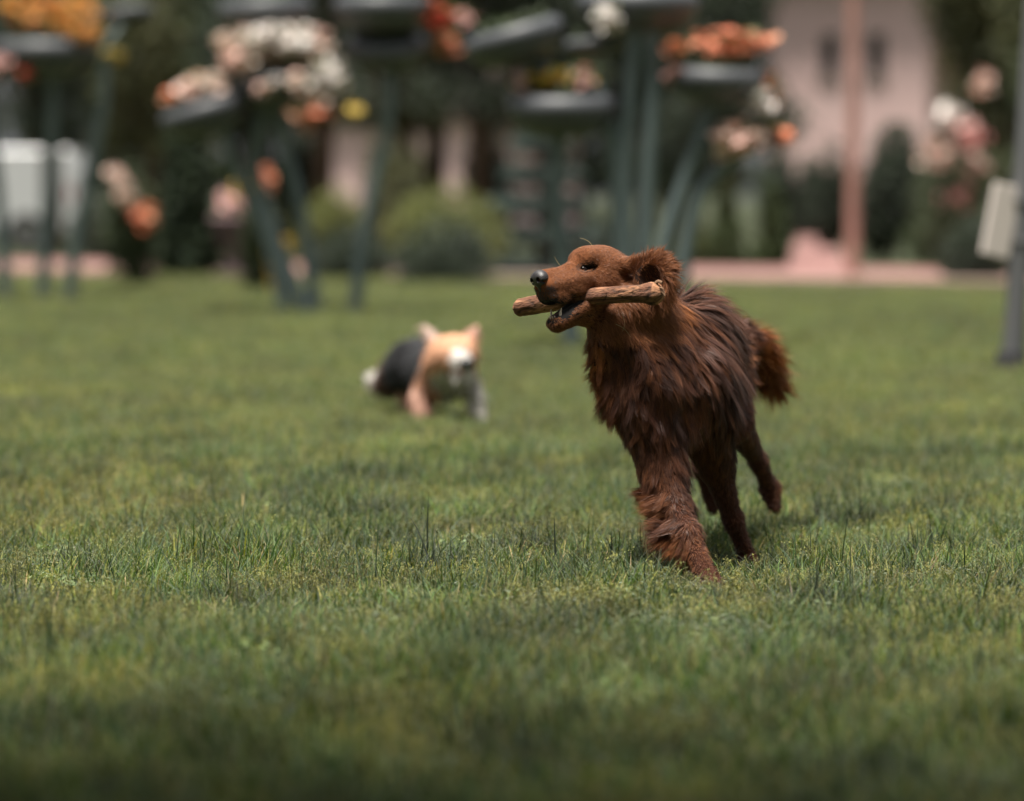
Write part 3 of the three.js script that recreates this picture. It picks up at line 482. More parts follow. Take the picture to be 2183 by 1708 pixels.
// ------------------------------------------------------------------ the stick
{
  const A = S(1097, 657, 0.06), B = S(1412, 624, -0.15), dirS = B.clone().sub(A).normalize(), L = A.distanceTo(B), up = V(0, 1, 0).addScaledVector(dirS, -dirS.y).normalize(), sd = V().crossVectors(dirS, up).normalize();
  const stick = thing('stick', 'short thick brown stick with rough bark held in the red dog\'s mouth', 'stick', A);
  const out = { p: [], c: [], i: [] }, nu = 150, nv = 40, uv = [];
  for (let i = 0; i <= nu; i++) for (let j = 0; j <= nv; j++) {
    const t = i / nu, a = j / nv * Math.PI * 2, ca = Math.cos(a), sa = Math.sin(a), end = Math.min(1, Math.pow(Math.max(0, Math.min(t, 1 - t) * 30), 0.5));
    const ridge = fbm(ca * 3.2, sa * 3.2, t * 9, 4), crack = Math.abs(N3(ca * 2.2 + 5, sa * 2.2, t * 7)), knob = 0.35 * Math.exp(-Math.pow((t - 0.93) / 0.045, 2));
    let r = 0.0212 * (1 + 0.05 * Math.sin(t * 7) + 0.14 * ridge - 0.12 * Math.exp(-crack * 22) + knob * (0.4 + 0.6 * clamp(N3(ca * 1.5, sa * 1.5, 3) + 0.4))) * (0.35 + 0.65 * end);
    const c = V().addScaledVector(dirS, t * L).addScaledVector(up, 0.009 * Math.sin(t * 3.1)).addScaledVector(up, ca * r).addScaledVector(sd, sa * r);
    const patchy = smooth(-0.05, 0.3, fbm(ca * 2 + 9, sa * 2, t * 6, 3)), bark = [0.15, 0.060, 0.030], bare = [0.42, 0.20, 0.10], cut = end < 0.8 || t > 0.955;
    const k = cut ? 0.8 : patchy, dark = (1 - 0.85 * Math.exp(-crack * 12)) * (1 - 0.7 * smooth(0.08, 0.35, fbm(ca * 5, sa * 5, t * 26, 3)));
    out.p.push(c.x, c.y, c.z); out.c.push(...[0, 1, 2].map((q) => lerp(bark[q], bare[q], k) * dark * (1 + 0.25 * N3(ca * 9, sa * 9, t * 60)))); uv.push(t * 4, j / nv * 2);
  }
  for (let i = 0; i < nu; i++) for (let j = 0; j < nv; j++) { const a = i * (nv + 1) + j, b = a + nv + 1; out.i.push(a, b, a + 1, b, b + 1, a + 1); }
  const cA = out.p.length / 3; out.p.push(dirS.x * -0.001, dirS.y * -0.001, 0); out.c.push(0.26, 0.16, 0.09); uv.push(0, 0); const eB = dirS.clone().multiplyScalar(L + 0.002).addScaledVector(up, 0.006 * Math.sin(3.1)); out.p.push(eB.x, eB.y, eB.z); out.c.push(0.26, 0.16, 0.09); uv.push(4, 0);
  for (let j = 0; j < nv; j++) { out.i.push(cA, j, j + 1); const b = nu * (nv + 1) + j; out.i.push(cA + 1, b + 1, b); }
  const g = built(out, true); g.setAttribute('uv', new THREE.Float32BufferAttribute(uv, 2));
  const bt = noiseTexture(256, (u, v) => { const k = 0.5 + 0.8 * fbm(u * 10, v * 26, 3, 4); return [k, k, k]; });
  part(stick, 'bark', g, std(0xffffff, 0.85, { vertexColors: true, bumpMap: bt, bumpScale: 0.002 }));
  const w = std(C(0.20, 0.11, 0.06), 0.9), loc = (x, y, dz) => S(x, y, dz).sub(A);
  part(stick, 'twig_stub', tube([loc(1388, 612, -0.14), loc(1396, 604, -0.145), loc(1402, 599, -0.15), loc(1410, 602, -0.155)], 0.006, 0.0035, 10, 7), w);
  part(stick, 'splinter', tube([loc(1404, 618, -0.15), loc(1411, 622, -0.158), loc(1416, 630, -0.162)], 0.0042, 0.002, 8, 6), w);
  part(stick, 'splinter', tube([loc(1400, 615, -0.148), loc(1408, 613, -0.158), loc(1413, 616, -0.162)], 0.0034, 0.0015, 8, 6), w);
}
// ------------------------------------------------------------------ foliage
const leafGeo = (() => {                                             // a folded, pointed leaf of length 1
  const g = new THREE.BufferGeometry();
  g.setAttribute('position', new THREE.Float32BufferAttribute([0, 0, 0, 0.3, 0.45, 0.1, 0, 1, 0, -0.3, 0.45, 0.1, 0, 0.5, -0.02], 3));
  g.setIndex([0, 1, 4, 1, 2, 4, 2, 3, 4, 3, 0, 4]); return g;
})();
const leafMat = phys({ color: 0xffffff, roughness: 0.9, transmission: 0.3, clearcoat: 0.2, clearcoatRoughness: 0.45, side: THREE.DoubleSide });
const needleMat = phys({ color: 0xffffff, roughness: 0.9, transmission: 0.1, side: THREE.DoubleSide });
const barkMat = std(0xffffff, 0.95, { map: noiseTexture(256, (u, v) => { const k = clamp(0.5 + fbm(u * 14, v * 3, 2.2, 4)); return [0.2 + 0.16 * k, 0.15 + 0.13 * k, 0.11 + 0.1 * k]; }, true) });
/** leaves spread through ellipsoids [x, y, z, rx, ry, rz] (metres, in the plant's own axes) */
function foliage(parent, name, blobs, n, size, tones, mat = leafMat, opt = {}) {
  const im = new THREE.InstancedMesh(opt.geo ?? leafGeo, mat, n), m = new THREE.Matrix4(), q = new THREE.Quaternion(), e = new THREE.Euler();
  const wsum = blobs.reduce((a, b) => a + b[3] * b[4] + b[4] * b[5] + b[3] * b[5], 0);
  for (let i = 0; i < n; i++) {
    let r = rnd() * wsum, b = blobs[0]; for (const c of blobs) { b = c; r -= c[3] * c[4] + c[4] * c[5] + c[3] * c[5]; if (r <= 0) break; }
    const d = V(gauss(), gauss(), gauss()).normalize(), bump = 1 + 0.55 * fbm(d.x * 2.1 + b[0] * 3, d.y * 2.1 + b[1] * 3, d.z * 2.1 + b[2] * 3, 3), s = Math.pow(rnd(), opt.shell ?? 0.33) * bump;
    const p = V(b[0] + d.x * b[3] * s, b[1] + d.y * b[4] * s, b[2] + d.z * b[5] * s); if (p.y < 0.01) p.y = 0.01 + rnd() * 0.05;
    if (opt.up) { e.set(gauss() * 0.5, rr(0, 6.283), gauss() * 0.5); } else e.set(rr(0, 6.283), rr(0, 6.283), rr(0, 6.283));
    q.setFromEuler(e); const z = size * rr(0.65, 1.35); im.setMatrixAt(i, m.compose(p, q, V(z, z, z)));
    const c = tones[Math.floor(rnd() * tones.length)], v = rr(0.75, 1.25); im.setColorAt(i, C(c[0] * v, c[1] * v, c[2] * v));
  }
  im.name = name; im.userData.kind = 'stuff'; im.castShadow = im.receiveShadow = true; parent.add(im); return im;
}
const darkGreen = [[0.022, 0.040, 0.014], [0.030, 0.050, 0.016], [0.018, 0.034, 0.016]], midGreen = [[0.045, 0.070, 0.018], [0.060, 0.085, 0.020], [0.035, 0.058, 0.018]],
  limeGreen = [[0.14, 0.16, 0.025], [0.11, 0.135, 0.022], [0.17, 0.18, 0.035]], blueGreen = [[0.055, 0.085, 0.075], [0.075, 0.105, 0.09], [0.04, 0.065, 0.055]], oliveGreen = [[0.075, 0.085, 0.018], [0.055, 0.07, 0.016], [0.10, 0.10, 0.02]];
const onGround = (x, Z, y = -0.06) => { const p = P(x, HORIZON, Z); return V(p.x, y, -Z); };
function trunkOf(t, h, r, lean = 0) { part(t, 'trunk', tube([V(0, -0.1, 0), V(lean * 0.3, h * 0.4, 0), V(lean, h, 0)], r, r * 0.55, 10, 10), barkMat); }
function limbs(t, h, n, spread, r) { for (let k = 0; k < n; k++) { const a = k / n * 6.283 + rr(-0.4, 0.4), y = h * rr(0.75, 1.0); part(t, 'limb', tube([V(0, y * 0.9, 0), V(Math.cos(a) * spread * 0.5, y + spread * 0.35, Math.sin(a) * spread * 0.5), V(Math.cos(a) * spread, y + spread * 0.9, Math.sin(a) * spread)], r, r * 0.3, 8, 6), barkMat); } }
/** a broadleaved tree: px is its pixel column, bottomPx the row where its crown ends below */
function tree(name, label, px, Z, bottomPx, height, width, tones, n = 6500, leaf = 0.11, group) {
  const t = thing(name, label, 'tree', onGround(px, Z), group), cb = P(px, bottomPx, Z).y + 0.06, ch = height - cb;
  trunkOf(t, cb + ch * 0.5, 0.09 + 0.012 * height, rr(-0.15, 0.15)); limbs(t, cb + ch * 0.15, 5, width * 0.35, 0.05);
  const blobs = []; for (let k = 0; k < 11; k++) { const a = rr(0, 6.283), r = width * 0.30 * Math.sqrt(rnd()); const ry = ch * rr(0.13, 0.22); blobs.push([Math.cos(a) * r, cb + ry + (ch - 2 * ry) * rnd(), Math.sin(a) * r, width * rr(0.2, 0.32), ry, width * rr(0.2, 0.32)]); }
  for (let k = 0; k < 4; k++) blobs.push([width * rr(-0.3, 0.3), cb + 0.35 + rr(0, 0.2), rr(-0.3, 0.5), width * 0.25, 0.35, width * 0.25]);
  foliage(t, 'crown', blobs, n, leaf, tones); return t;
}
function shrub(name, label, px, Z, topPx, wPx, tones, n = 3500, leaf = 0.06, group, cat = 'shrub') {
  const t = thing(name, label, cat, onGround(px, Z), group), h = P(px, topPx, Z).y + 0.06, w = wPx / pxm(Z) / 2, blobs = [];
  part(t, 'trunk', tube([V(0, -0.05, 0), V(0.02, h * 0.25, 0), V(0, h * 0.5, 0)], 0.035, 0.02, 6, 7), barkMat);
  for (let k = 0; k < 7; k++) { const a = k / 7 * 6.283, q = 0.42 * w; blobs.push([Math.cos(a) * q, h * rr(0.3, 0.5), Math.sin(a) * q, w * 0.6, h * 0.34, w * 0.6]); }
  blobs.push([0, h * 0.62, 0, w * 0.7, h * 0.36, w * 0.7]);
  foliage(t, 'crown', blobs, n, leaf, tones, leafMat, { shell: 0.22 }); return t;
}
function conifer(name, label, px, Z, topPx, wPx, tones, n = 5000, leaf = 0.09, group, tiers = 0) {
  const t = thing(name, label, 'conifer', onGround(px, Z), group), h = P(px, topPx, Z).y + 0.06, w = wPx / pxm(Z) / 2, blobs = [];
  part(t, 'trunk', tube([V(0, -0.05, 0), V(0, h * 0.5, 0), V(0, h * 0.93, 0)], 0.05, 0.012, 8, 8), barkMat);
  if (!tiers) for (let k = 0; k < 9; k++) { const f = k / 8; blobs.push([rr(-0.04, 0.04), h * (0.08 + 0.84 * f), rr(-0.04, 0.04), w * (1 - 0.88 * Math.pow(f, 1.5)), h * 0.10, w * (1 - 0.88 * Math.pow(f, 1.5))]); }
  else for (let k = 0; k < tiers; k++) { const f = k / (tiers - 1), r = w * (1 - 0.85 * f); for (let j = 0; j < 7; j++) { const a = j / 7 * 6.283 + k; blobs.push([Math.cos(a) * r * 0.6, h * (0.12 + 0.82 * f) - r * 0.12, Math.sin(a) * r * 0.6, r * 0.42, h * 0.035 + 0.02, r * 0.42]); } }
  foliage(t, 'crown', blobs, n, leaf, tones, needleMat, { shell: 0.3 }); return t;
}

// ------------------------------------------------------------------ path and paving behind the lawn
{
  const paving = noiseTexture(512, (u, v) => { const n = fbm(u * 12, v * 12, 5.5, 5), s = N3(u * 120, v * 120, 2); const k = clamp(0.5 + 0.5 * n + 0.22 * s); return [0.44 + 0.15 * k, 0.32 + 0.11 * k, 0.30 + 0.11 * k]; }, true);
  paving.repeat.set(1, 1);
  const pm = std(0xffffff, 0.9, { map: paving });
  const sheet = (name, pts, y, label) => { // polygon of ground points [x, z]
    const sh = new THREE.Shape(pts.map(([x, z]) => new THREE.Vector2(x, -z))), g = new THREE.ExtrudeGeometry(sh, { depth: 0.07, bevelEnabled: true, bevelSize: 0.01, bevelThickness: 0.01, bevelSegments: 2 }); g.rotateX(-Math.PI / 2); g.translate(0, y - 0.08, 0);
    const uv = g.attributes.uv, p = g.attributes.position; for (let i = 0; i < p.count; i++) uv.setXY(i, p.getX(i) * 0.3, p.getZ(i) * 0.3 + p.getY(i));
    const m = new THREE.Mesh(g, pm); m.name = name; m.receiveShadow = m.castShadow = true; m.userData = { kind: 'structure', label }; scene.add(m); return m;
  };
  const gx = (px, Z) => P(px, HORIZON, Z).x;
  sheet('path', [[-9, -pathFront(-9)], [9, -pathFront(9)], [9, -pathFront(9) - 5.8], [-9, -pathFront(-9) - 5.8]], 0.03, 'pinkish paved path along the far edge of the lawn');
  sheet('side_path', [[gx(1672, 35.2), -35.2], [gx(1800, 35.2), -35.2], [gx(1768, 62), -62], [gx(1700, 62), -62]], 0.022, 'pinkish path leading away between the hedges');
  const kerb = part(scene, 'kerb', new RoundedBoxGeometry(18 * Math.hypot(1, 0.373), 0.14, 0.1, 2, 0.015), std(C(0.36, 0.25, 0.22), 0.9)); kerb.position.set(0, 0.02, -pathFront(0) + 0.07); kerb.rotation.y = -Math.atan(0.373); kerb.userData = { kind: 'structure', label: 'low pinkish kerb between lawn and path' };
}

// ------------------------------------------------------------------ houses
{
  const facade = std(0xffffff, 0.92, { map: noiseTexture(256, (u, v) => { const n = fbm(u * 6, v * 6, 3.7, 5); const k = 0.5 + 0.6 * n; return [0.93 + 0.03 * k, 0.79 + 0.04 * k, 0.775 + 0.04 * k]; }, true) });
  const Z = 75, s = pxm(Z), X = (px) => (px - W / 2) / s, Y = (py) => P(W / 2, py, Z).y;
  const house = thing('house', 'pale pink house with two narrow dark windows beyond the garden', 'house', V(X(1800), -0.06, -Z));
  house.rotation.y = -0.42; house.scale.x = 1 / Math.cos(0.42);
  const ox = X(1800), x0 = X(1640) - ox, x1 = X(1965) - ox, top = 6.2;
  // wall with openings, extruded
  const sh = new THREE.Shape([[x0, 0], [x1, 0], [x1, top], [x0, top]].map((q) => new THREE.Vector2(...q)));
  const wins = [[1748, 1784], [1842, 1878]];
  for (const [a, b] of wins) sh.holes.push(new THREE.Path([[X(a) - ox, Y(165) + 0.06], [X(b) - ox, Y(165) + 0.06], [X(b) - ox, Y(78) + 0.06], [X(a) - ox, Y(78) + 0.06]].map((q) => new THREE.Vector2(...q))));
  const wg = new THREE.ExtrudeGeometry(sh, { depth: 0.3, bevelEnabled: false }); wg.translate(0, 0, -0.3); const uv = wg.attributes.uv; for (let i = 0; i < uv.count; i++) uv.setXY(i, uv.getX(i) * 0.25, uv.getY(i) * 0.25);
  part(house, 'wall', wg, facade);
  const back = new THREE.BoxGeometry(x1 - x0, top, 5); back.translate((x0 + x1) / 2, top / 2, -2.9); part(house, 'rear_wall', back, facade);
  const roof = new THREE.CylinderGeometry(0.01, 4.6, 2.2, 4, 1); roof.rotateY(Math.PI / 4); roof.scale((x1 - x0 + 1.2) / 6.5, 1, 1); roof.translate((x0 + x1) / 2, top + 1.15, -2.6); part(house, 'roof', roof, std(C(0.16, 0.06, 0.04), 0.9));
  const slab = new THREE.BoxGeometry(X(2125) - X(1965), Y(-60) - Y(112), 3); slab.translate((x1 + X(2125) - ox) / 2, (Y(-60) + Y(112)) / 2 + 0.06, -1.6); part(house, 'balcony', slab, facade);
  for (const [a, b] of wins) {
    const w = X(b) - X(a), h = Y(78) - Y(165), cx = (X(a) + X(b)) / 2 - ox, cy = (Y(78) + Y(165)) / 2 + 0.06, win = new THREE.Group(); win.name = 'window'; house.add(win); win.position.set(cx, cy, -0.16);
    part(win, 'pane', new THREE.BoxGeometry(w - 0.06, h - 0.06, 0.02), phys({ color: C(0.02, 0.04, 0.04), roughness: 0.15 }));
    part(win, 'frame', mergeGeometries([[0, h / 2 - 0.02, w, 0.05], [0, -h / 2 + 0.02, w, 0.05], [-w / 2 + 0.02, 0, 0.05, h - 0.1], [w / 2 - 0.02, 0, 0.05, h - 0.1]].map(([x, y, a2, b2]) => { const g = new THREE.BoxGeometry(a2, b2, 0.06); g.translate(x, y, 0.01); return g; })), std(C(0.06, 0.09, 0.08), 0.6));
    part(house, 'sill', (() => { const g = new THREE.BoxGeometry(w + 0.12, 0.05, 0.14); g.translate(cx, cy - h / 2 - 0.03, 0.05); return g; })(), std(C(0.5, 0.42, 0.40), 0.9));
  }
  const Z2 = 58, s2 = pxm(Z2), w0 = (640 - W / 2) / s2, w1 = (1030 - W / 2) / s2;
  const wing = thing('house', 'pale pink building glimpsed under the trees behind the flower stands', 'house', V((w0 + w1) / 2, -0.06, -Z2)); wing.rotation.y = -0.42;
  const g2 = new THREE.BoxGeometry(w1 - w0, 2.25, 5); g2.translate(0, 1.125, -2.5); part(wing, 'wall', g2, facade);
  const r2 = new THREE.CylinderGeometry(0.01, 3.4, 1.7, 4, 1); r2.rotateY(Math.PI / 4); r2.scale(0.95, 1, 1.15); r2.translate(0, 3.1, -2.5); part(wing, 'roof', r2, std(C(0.05, 0.035, 0.03), 0.9));
}

// ------------------------------------------------------------------ trees, shrubs
{
  const G1 = 'trees behind the flower stands';
  // far row closes the view
  for (let k = 0; k < 13; k++) { const px = -420 + k * 165; if (px > 1340) continue; tree('dark_tree', 'dark leafy tree in the far row behind the garden', px, 62 + (k % 3) * 3, 420, 9 + (k % 4), 4.2, k % 3 ? darkGreen : midGreen, 5200, 0.26, 'far row of dark trees'); }
  for (const [px, Z] of [[2080, 82], [2260, 80], [1540, 84], [2420, 76], [1420, 70]]) tree('dark_tree', 'dark leafy tree in the far row behind the garden', px, Z, 420, 11, 5, midGreen, 5200, 0.28, 'far row of dark trees');
  // middle row: crowns hang above the stands
  const gardenLabels = ['dark green tree standing behind the front of the white van', 'dark green tree standing behind the rear of the white van', 'olive green tree rising behind the tall columnar thuja', 'dark green tree behind the tilted bowl of coral and pale blossoms', 'dark green tree behind the big mound of pale pink blossoms', 'olive green tree above the pink building glimpsed under the trees', 'dark green tree hanging over the narrow glimpse of the pink building', 'dark green tree beside the blue-green spruce, behind the red blossoms', 'dark green tree standing right behind the blue-green spruce', 'dark green tree behind the upright stems of the coral flower stand', 'dark green tree behind the leaning stem of the coral flower stand', 'dark green tree behind the coral blossoms, next to the pale pink house']; let gardenCount = 0;
  for (const [px, Z, bot, tones] of [[-120, 40, 330, darkGreen], [120, 44, 330, darkGreen], [330, 41, 380, oliveGreen], [540, 43, 330, darkGreen], [690, 40, 285, darkGreen], [860, 42, 300, oliveGreen], [930, 43, 235, darkGreen], [1030, 40, 285, darkGreen], [1170, 43, 330, darkGreen], [1330, 41, 400, darkGreen], [1470, 44, 420, darkGreen], [1545, 40, 330, darkGreen]]) tree('garden_tree', gardenLabels[gardenCount++], px, Z, bot, rr(5.5, 7), 2.1, tones, 8000, 0.1, G1);
  for (const [px, Z, bot, tones] of [[2065, 45, 420, oliveGreen], [2180, 44, 420, oliveGreen], [2280, 42, 420, midGreen]]) tree('bright_tree', 'yellow-green tree beside the pale pink house', px, Z, bot, 6.5, 1.75, tones, 11000, 0.11, 'yellow-green trees by the house');
  // conifers
  conifer('thuja', 'tall dark columnar thuja at the edge of the lawn left of the flower stand', 405, 31.3, 130, 150, darkGreen, 7000, 0.09);
  conifer('thuja', 'short cone-shaped thuja beside the path behind the red dog', 1545, 35.2, 390, 95, midGreen, 3800, 0.07, 'cone-shaped thujas by the path'); conifer('thuja', 'short cone-shaped thuja beside the path behind the red dog', 1642, 35.2, 385, 85, midGreen, 3800, 0.07, 'cone-shaped thujas by the path');
  conifer('thuja', 'short cone-shaped thuja beside the path behind the red dog', 1462, 35.6, 420, 95, oliveGreen, 3800, 0.07, 'cone-shaped thujas by the path');
  conifer('blue_spruce', 'blue-green spruce with layered branches behind a flower stand', 1150, 32, 150, 300, blueGreen, 7500, 0.085, undefined, 7);
  // shrubs
  shrub('round_shrub', 'rounded yellow-green shrub at the far edge of the lawn', 950, 31, 380, 270, limeGreen, 6000, 0.06);
  shrub('dark_shrub', 'low dark rounded shrub in front of the yellow-green one', 945, 29.2, 455, 225, darkGreen, 4500, 0.06);
  shrub('round_shrub', 'yellow-green shrub seen between the legs of a flower stand', 715, 32, 385, 180, limeGreen, 4500, 0.06);
  shrub('dark_shrub', 'dark shrub between the legs of a flower stand', 755, 30.6, 470, 190, darkGreen, 4000, 0.06);
  shrub('dark_shrub', 'dark shrub beside the white vehicle', 225, 38.3, 395, 150, darkGreen, 4000, 0.06);
  shrub('dark_shrub', 'dark shrub under the pink gap in the trees', 855, 36, 285, 120, oliveGreen, 3500, 0.06);
  shrub('dark_shrub', 'tall dark shrub hiding the pink building behind the pale blossoms', 640, 44, 235, 95, darkGreen, 5000, 0.09);
  shrub('dark_shrub', 'tall olive shrub between two glimpses of the pink building', 838, 45, 215, 140, oliveGreen, 5000, 0.09);
  shrub('dark_shrub', 'tall dark shrub right of the pink glimpse by the spruce', 1040, 44, 230, 110, darkGreen, 5000, 0.09);
  shrub('dark_shrub', 'dark shrub behind the low yellow-green one', 905, 44, 330, 80, oliveGreen, 3000, 0.08);
  shrub('dark_shrub', 'dark shrub right of the blue-green spruce', 1290, 33, 430, 160, darkGreen, 3500, 0.06);
  shrub('hedge', 'tall dark clipped hedge to the right of the path', 1900, 40, 255, 165, darkGreen, 11000, 0.09, undefined, 'hedge');
  shrub('hedge', 'narrow dark hedge between the path and the wooden pole', 1768, 46, 290, 85, darkGreen, 5000, 0.075, undefined, 'hedge');
  shrub('dark_shrub', 'dark shrub by the base of the grey lamp pole', 2068, 29.2, 455, 150, darkGreen, 4500, 0.06);
  shrub('dark_shrub', 'leafy shrub below the pink blossoms', 1985, 38, 420, 130, midGreen, 3500, 0.07);
  shrub('dark_shrub', 'dark shrub at the corner of the pale pink house beside the path', 1655, 52, 292, 95, darkGreen, 5000, 0.1);
  shrub('dark_shrub', 'narrow dark shrub between the path and the pale pink house', 1722, 56, 318, 62, darkGreen, 3500, 0.1);
  shrub('dark_shrub', 'dark shrub beyond the grey lamp pole', 2200, 32, 330, 190, darkGreen, 4500, 0.07);
}
// ------------------------------------------------------------------ trees behind the photographer, which shade the near lawn
for (const [x, z, h, w] of [[-1.3, -1.9, 9.6, 5.6], [-7, 5, 10, 7], [-2.5, 6.5, 11, 7], [2.5, 5.5, 10, 7], [7.5, 6, 11, 7], [-12, 0.5, 10, 7], [12, 0, 10, 7]]) {
  const t = thing('park_tree', 'broad leafy park tree shading the near end of the lawn', 'tree', V(x, -0.06, z), 'park trees round the near lawn'), blobs = []; trunkOf(t, 5, 0.28); limbs(t, 3, 6, 2.2, 0.11);
  for (let k = 0; k < 12; k++) { const a = k * 2.4, r = w * 0.33 * Math.sqrt((k + 0.5) / 12); blobs.push([Math.cos(a) * r, h * rr(0.32, 0.85), Math.sin(a) * r, w * 0.24, h * 0.15, w * 0.24]); }
  foliage(t, 'crown', blobs, 4500, 0.34, midGreen);
}
// ------------------------------------------------------------------ flower stands
const bowlMat = phys({ color: C(0.062, 0.066, 0.074), roughness: 0.5, bumpMap: noiseTexture(128, (u, v) => { const k = 0.5 + 0.5 * fbm(u * 10, v * 10, 4, 3); return [k, k, k]; }), bumpScale: 0.002 });
const stemMat = std(C(0.115, 0.150, 0.150), 0.5);
const bowlGeo = (() => {                                            // a wide round planter with a thick rolled rim, radius 1
  const pts = [[0.0, -0.58], [0.42, -0.56], [0.68, -0.48], [0.88, -0.32], [1.0, -0.08], [0.985, 0.07], [0.91, 0.17], [0.80, 0.19], [0.71, 0.12], [0.68, 0.0], [0.0, -0.04]];
  return new THREE.LatheGeometry(new THREE.SplineCurve(pts.map((q) => new THREE.Vector2(...q))).getPoints(36), 36);
})();
const flowerGeo = (() => {                                          // a five-petalled open flower, radius 1
  const gs = []; for (let k = 0; k < 5; k++) { const g = new THREE.CircleGeometry(0.5, 6); g.scale(1, 1.15, 1); g.translate(0, 0.52, 0); g.rotateX(-0.45); g.rotateZ(k / 5 * 6.283); gs.push(g); }
  const f = mergeGeometries(gs); f.rotateX(-1.0); return f;
})();
const petalMat = phys({ color: 0xffffff, roughness: 0.85, transmission: 0.3, side: THREE.DoubleSide });
const tonesF = { orange: [[0.75, 0.34, 0.05], [0.80, 0.45, 0.10], [0.72, 0.30, 0.08]], pale: [[0.82, 0.64, 0.56], [0.85, 0.72, 0.62], [0.78, 0.52, 0.45]], red: [[0.72, 0.05, 0.03], [0.75, 0.16, 0.07]], coral: [[0.75, 0.26, 0.14], [0.78, 0.38, 0.22]], yellow: [[0.70, 0.52, 0.10], [0.66, 0.46, 0.08]], white: [[0.82, 0.78, 0.74], [0.8, 0.72, 0.68]], pink: [[0.78, 0.50, 0.46], [0.72, 0.40, 0.38]] };
function stand(label, Z, base, stems, bowls, sprays, group) {
  const o = onGround(base, Z, 0), t = thing('flower_stand', label, 'flower stand', o, group), loc = (x, y, dz = 0) => P(x, y, Z + dz).sub(o);
  for (const pts of stems) {
    const q = pts.map(([x, y, dz = 0]) => loc(x, y, dz)); q[0].y = -0.05;
    part(t, 'stem', tube(q, 0.055, 0.04, 20, 10), stemMat);
  }
  for (const [x, y, wpx, rx, rz, dz = 0] of bowls) {
    const r = wpx / 2 / pxm(Z + dz), b = part(t, 'bowl', bowlGeo, bowlMat); b.scale.set(r, r, r); b.position.copy(loc(x, y, dz)); b.rotation.set(rx, 0, rz);
    const lf = new THREE.Group(); lf.name = 'plants'; lf.position.copy(b.position); lf.rotation.copy(b.rotation); t.add(lf);
    foliage(lf, 'leaves', [[0, r * 0.18, 0, r * 0.7, r * 0.16, r * 0.7]], 220, r * 0.22, midGreen, leafMat);
  }
  for (const [x, y, wx, wy, n, kind, dz = 0, green = 0.4] of sprays) {
    const c = loc(x, y, dz), k = pxm(Z + dz), rx = wx / 2 / k, ry = wy / 2 / k, size = 0.04, g = new THREE.Group(); g.name = 'flowers'; g.position.copy(c); t.add(g);
    const lv = foliage(g, 'leaves', [[0, 10, 0, rx * 0.95, ry * 0.95, rx * 0.6]], Math.round(n * green * 1.2) + 14, 0.065, limeGreen.concat(midGreen), leafMat), fl = foliage(g, 'blossoms', [[0, 10, 0, rx, ry, Math.min(rx, 0.2)]], Math.round(n * (kind === 'pale' || kind === 'white' ? 0.9 : 0.6)), size, tonesF[kind], petalMat, { geo: flowerGeo, shell: 0.45, up: true });
    lv.position.y = fl.position.y = -10;
  }
  return t;
}
const GS = 'flower stands on the lawn';
stand('flower stand with orange and red blossoms in front of the white vehicle', 24.8, 95, [
  [[18, 640], [12, 520], [5, 380], [-10, 240], [-20, 120]], [[95, 645], [105, 500], [118, 340], [125, 200], [120, 120]], [[150, 640], [168, 520], [205, 350], [232, 220], [240, 110], [275, 60]]],
  [[112, 108, 205, 0.06, 0], [285, 30, 110, 0.05, 0.1, 0.2], [-60, 150, 180, 0, 0.1], [215, 120, 90, 0.2, -0.1, 0.2]],
  [[125, 30, 220, 75, 260, 'orange'], [190, 70, 90, 60, 60, 'orange', -0.2], [15, 142, 60, 50, 40, 'pink', -0.3], [70, 158, 40, 40, 16, 'red', -0.3], [255, 122, 45, 40, 14, 'yellow', -0.2], [55, 15, 70, 50, 40, 'orange']], GS);
stand('flower stand with a big mound of pale pink blossoms', 22.1, 680, [
  [[612, 665], [592, 570], [560, 470], [530, 415], [505, 340], [480, 260]], [[677, 675], [662, 560], [640, 420], [612, 310], [598, 215]], [[755, 668], [772, 540], [800, 400], [832, 240], [828, 110]], [[660, 545], [570, 440], [548, 330], [575, 200], [580, 70]]],
  [[440, 238, 185, 0.05, 0.3, -0.1], [600, 178, 185, 0.05, 0.05], [575, 26, 200, 0.02, 0.06, 0.2], [820, 18, 205, 0.05, 0], [828, 100, 180, 0.25, 0, 0.1]],
  [[590, 100, 240, 100, 520, 'pale'], [600, 85, 180, 60, 160, 'white', -0.15], [520, 130, 90, 60, 70, 'pale', -0.2], [395, 205, 85, 36, 40, 'coral', -0.1], [440, 185, 110, 60, 90, 'pale', -0.2], [575, 188, 40, 40, 16, 'pale', -0.35], [640, 178, 50, 40, 12, 'pale', -0.35], [700, 165, 75, 90, 70, 'white', -0.3], [690, 215, 70, 50, 36, 'pale', -0.3], [672, 240, 100, 30, 40, 'coral', -0.3], [752, 235, 45, 36, 14, 'yellow', -0.3], [655, 265, 40, 50, 16, 'coral', -0.3], [935, 28, 50, 75, 60, 'red', -0.1], [950, 95, 80, 50, 44, 'coral'], [990, 40, 60, 40, 16, 'pink']], GS);
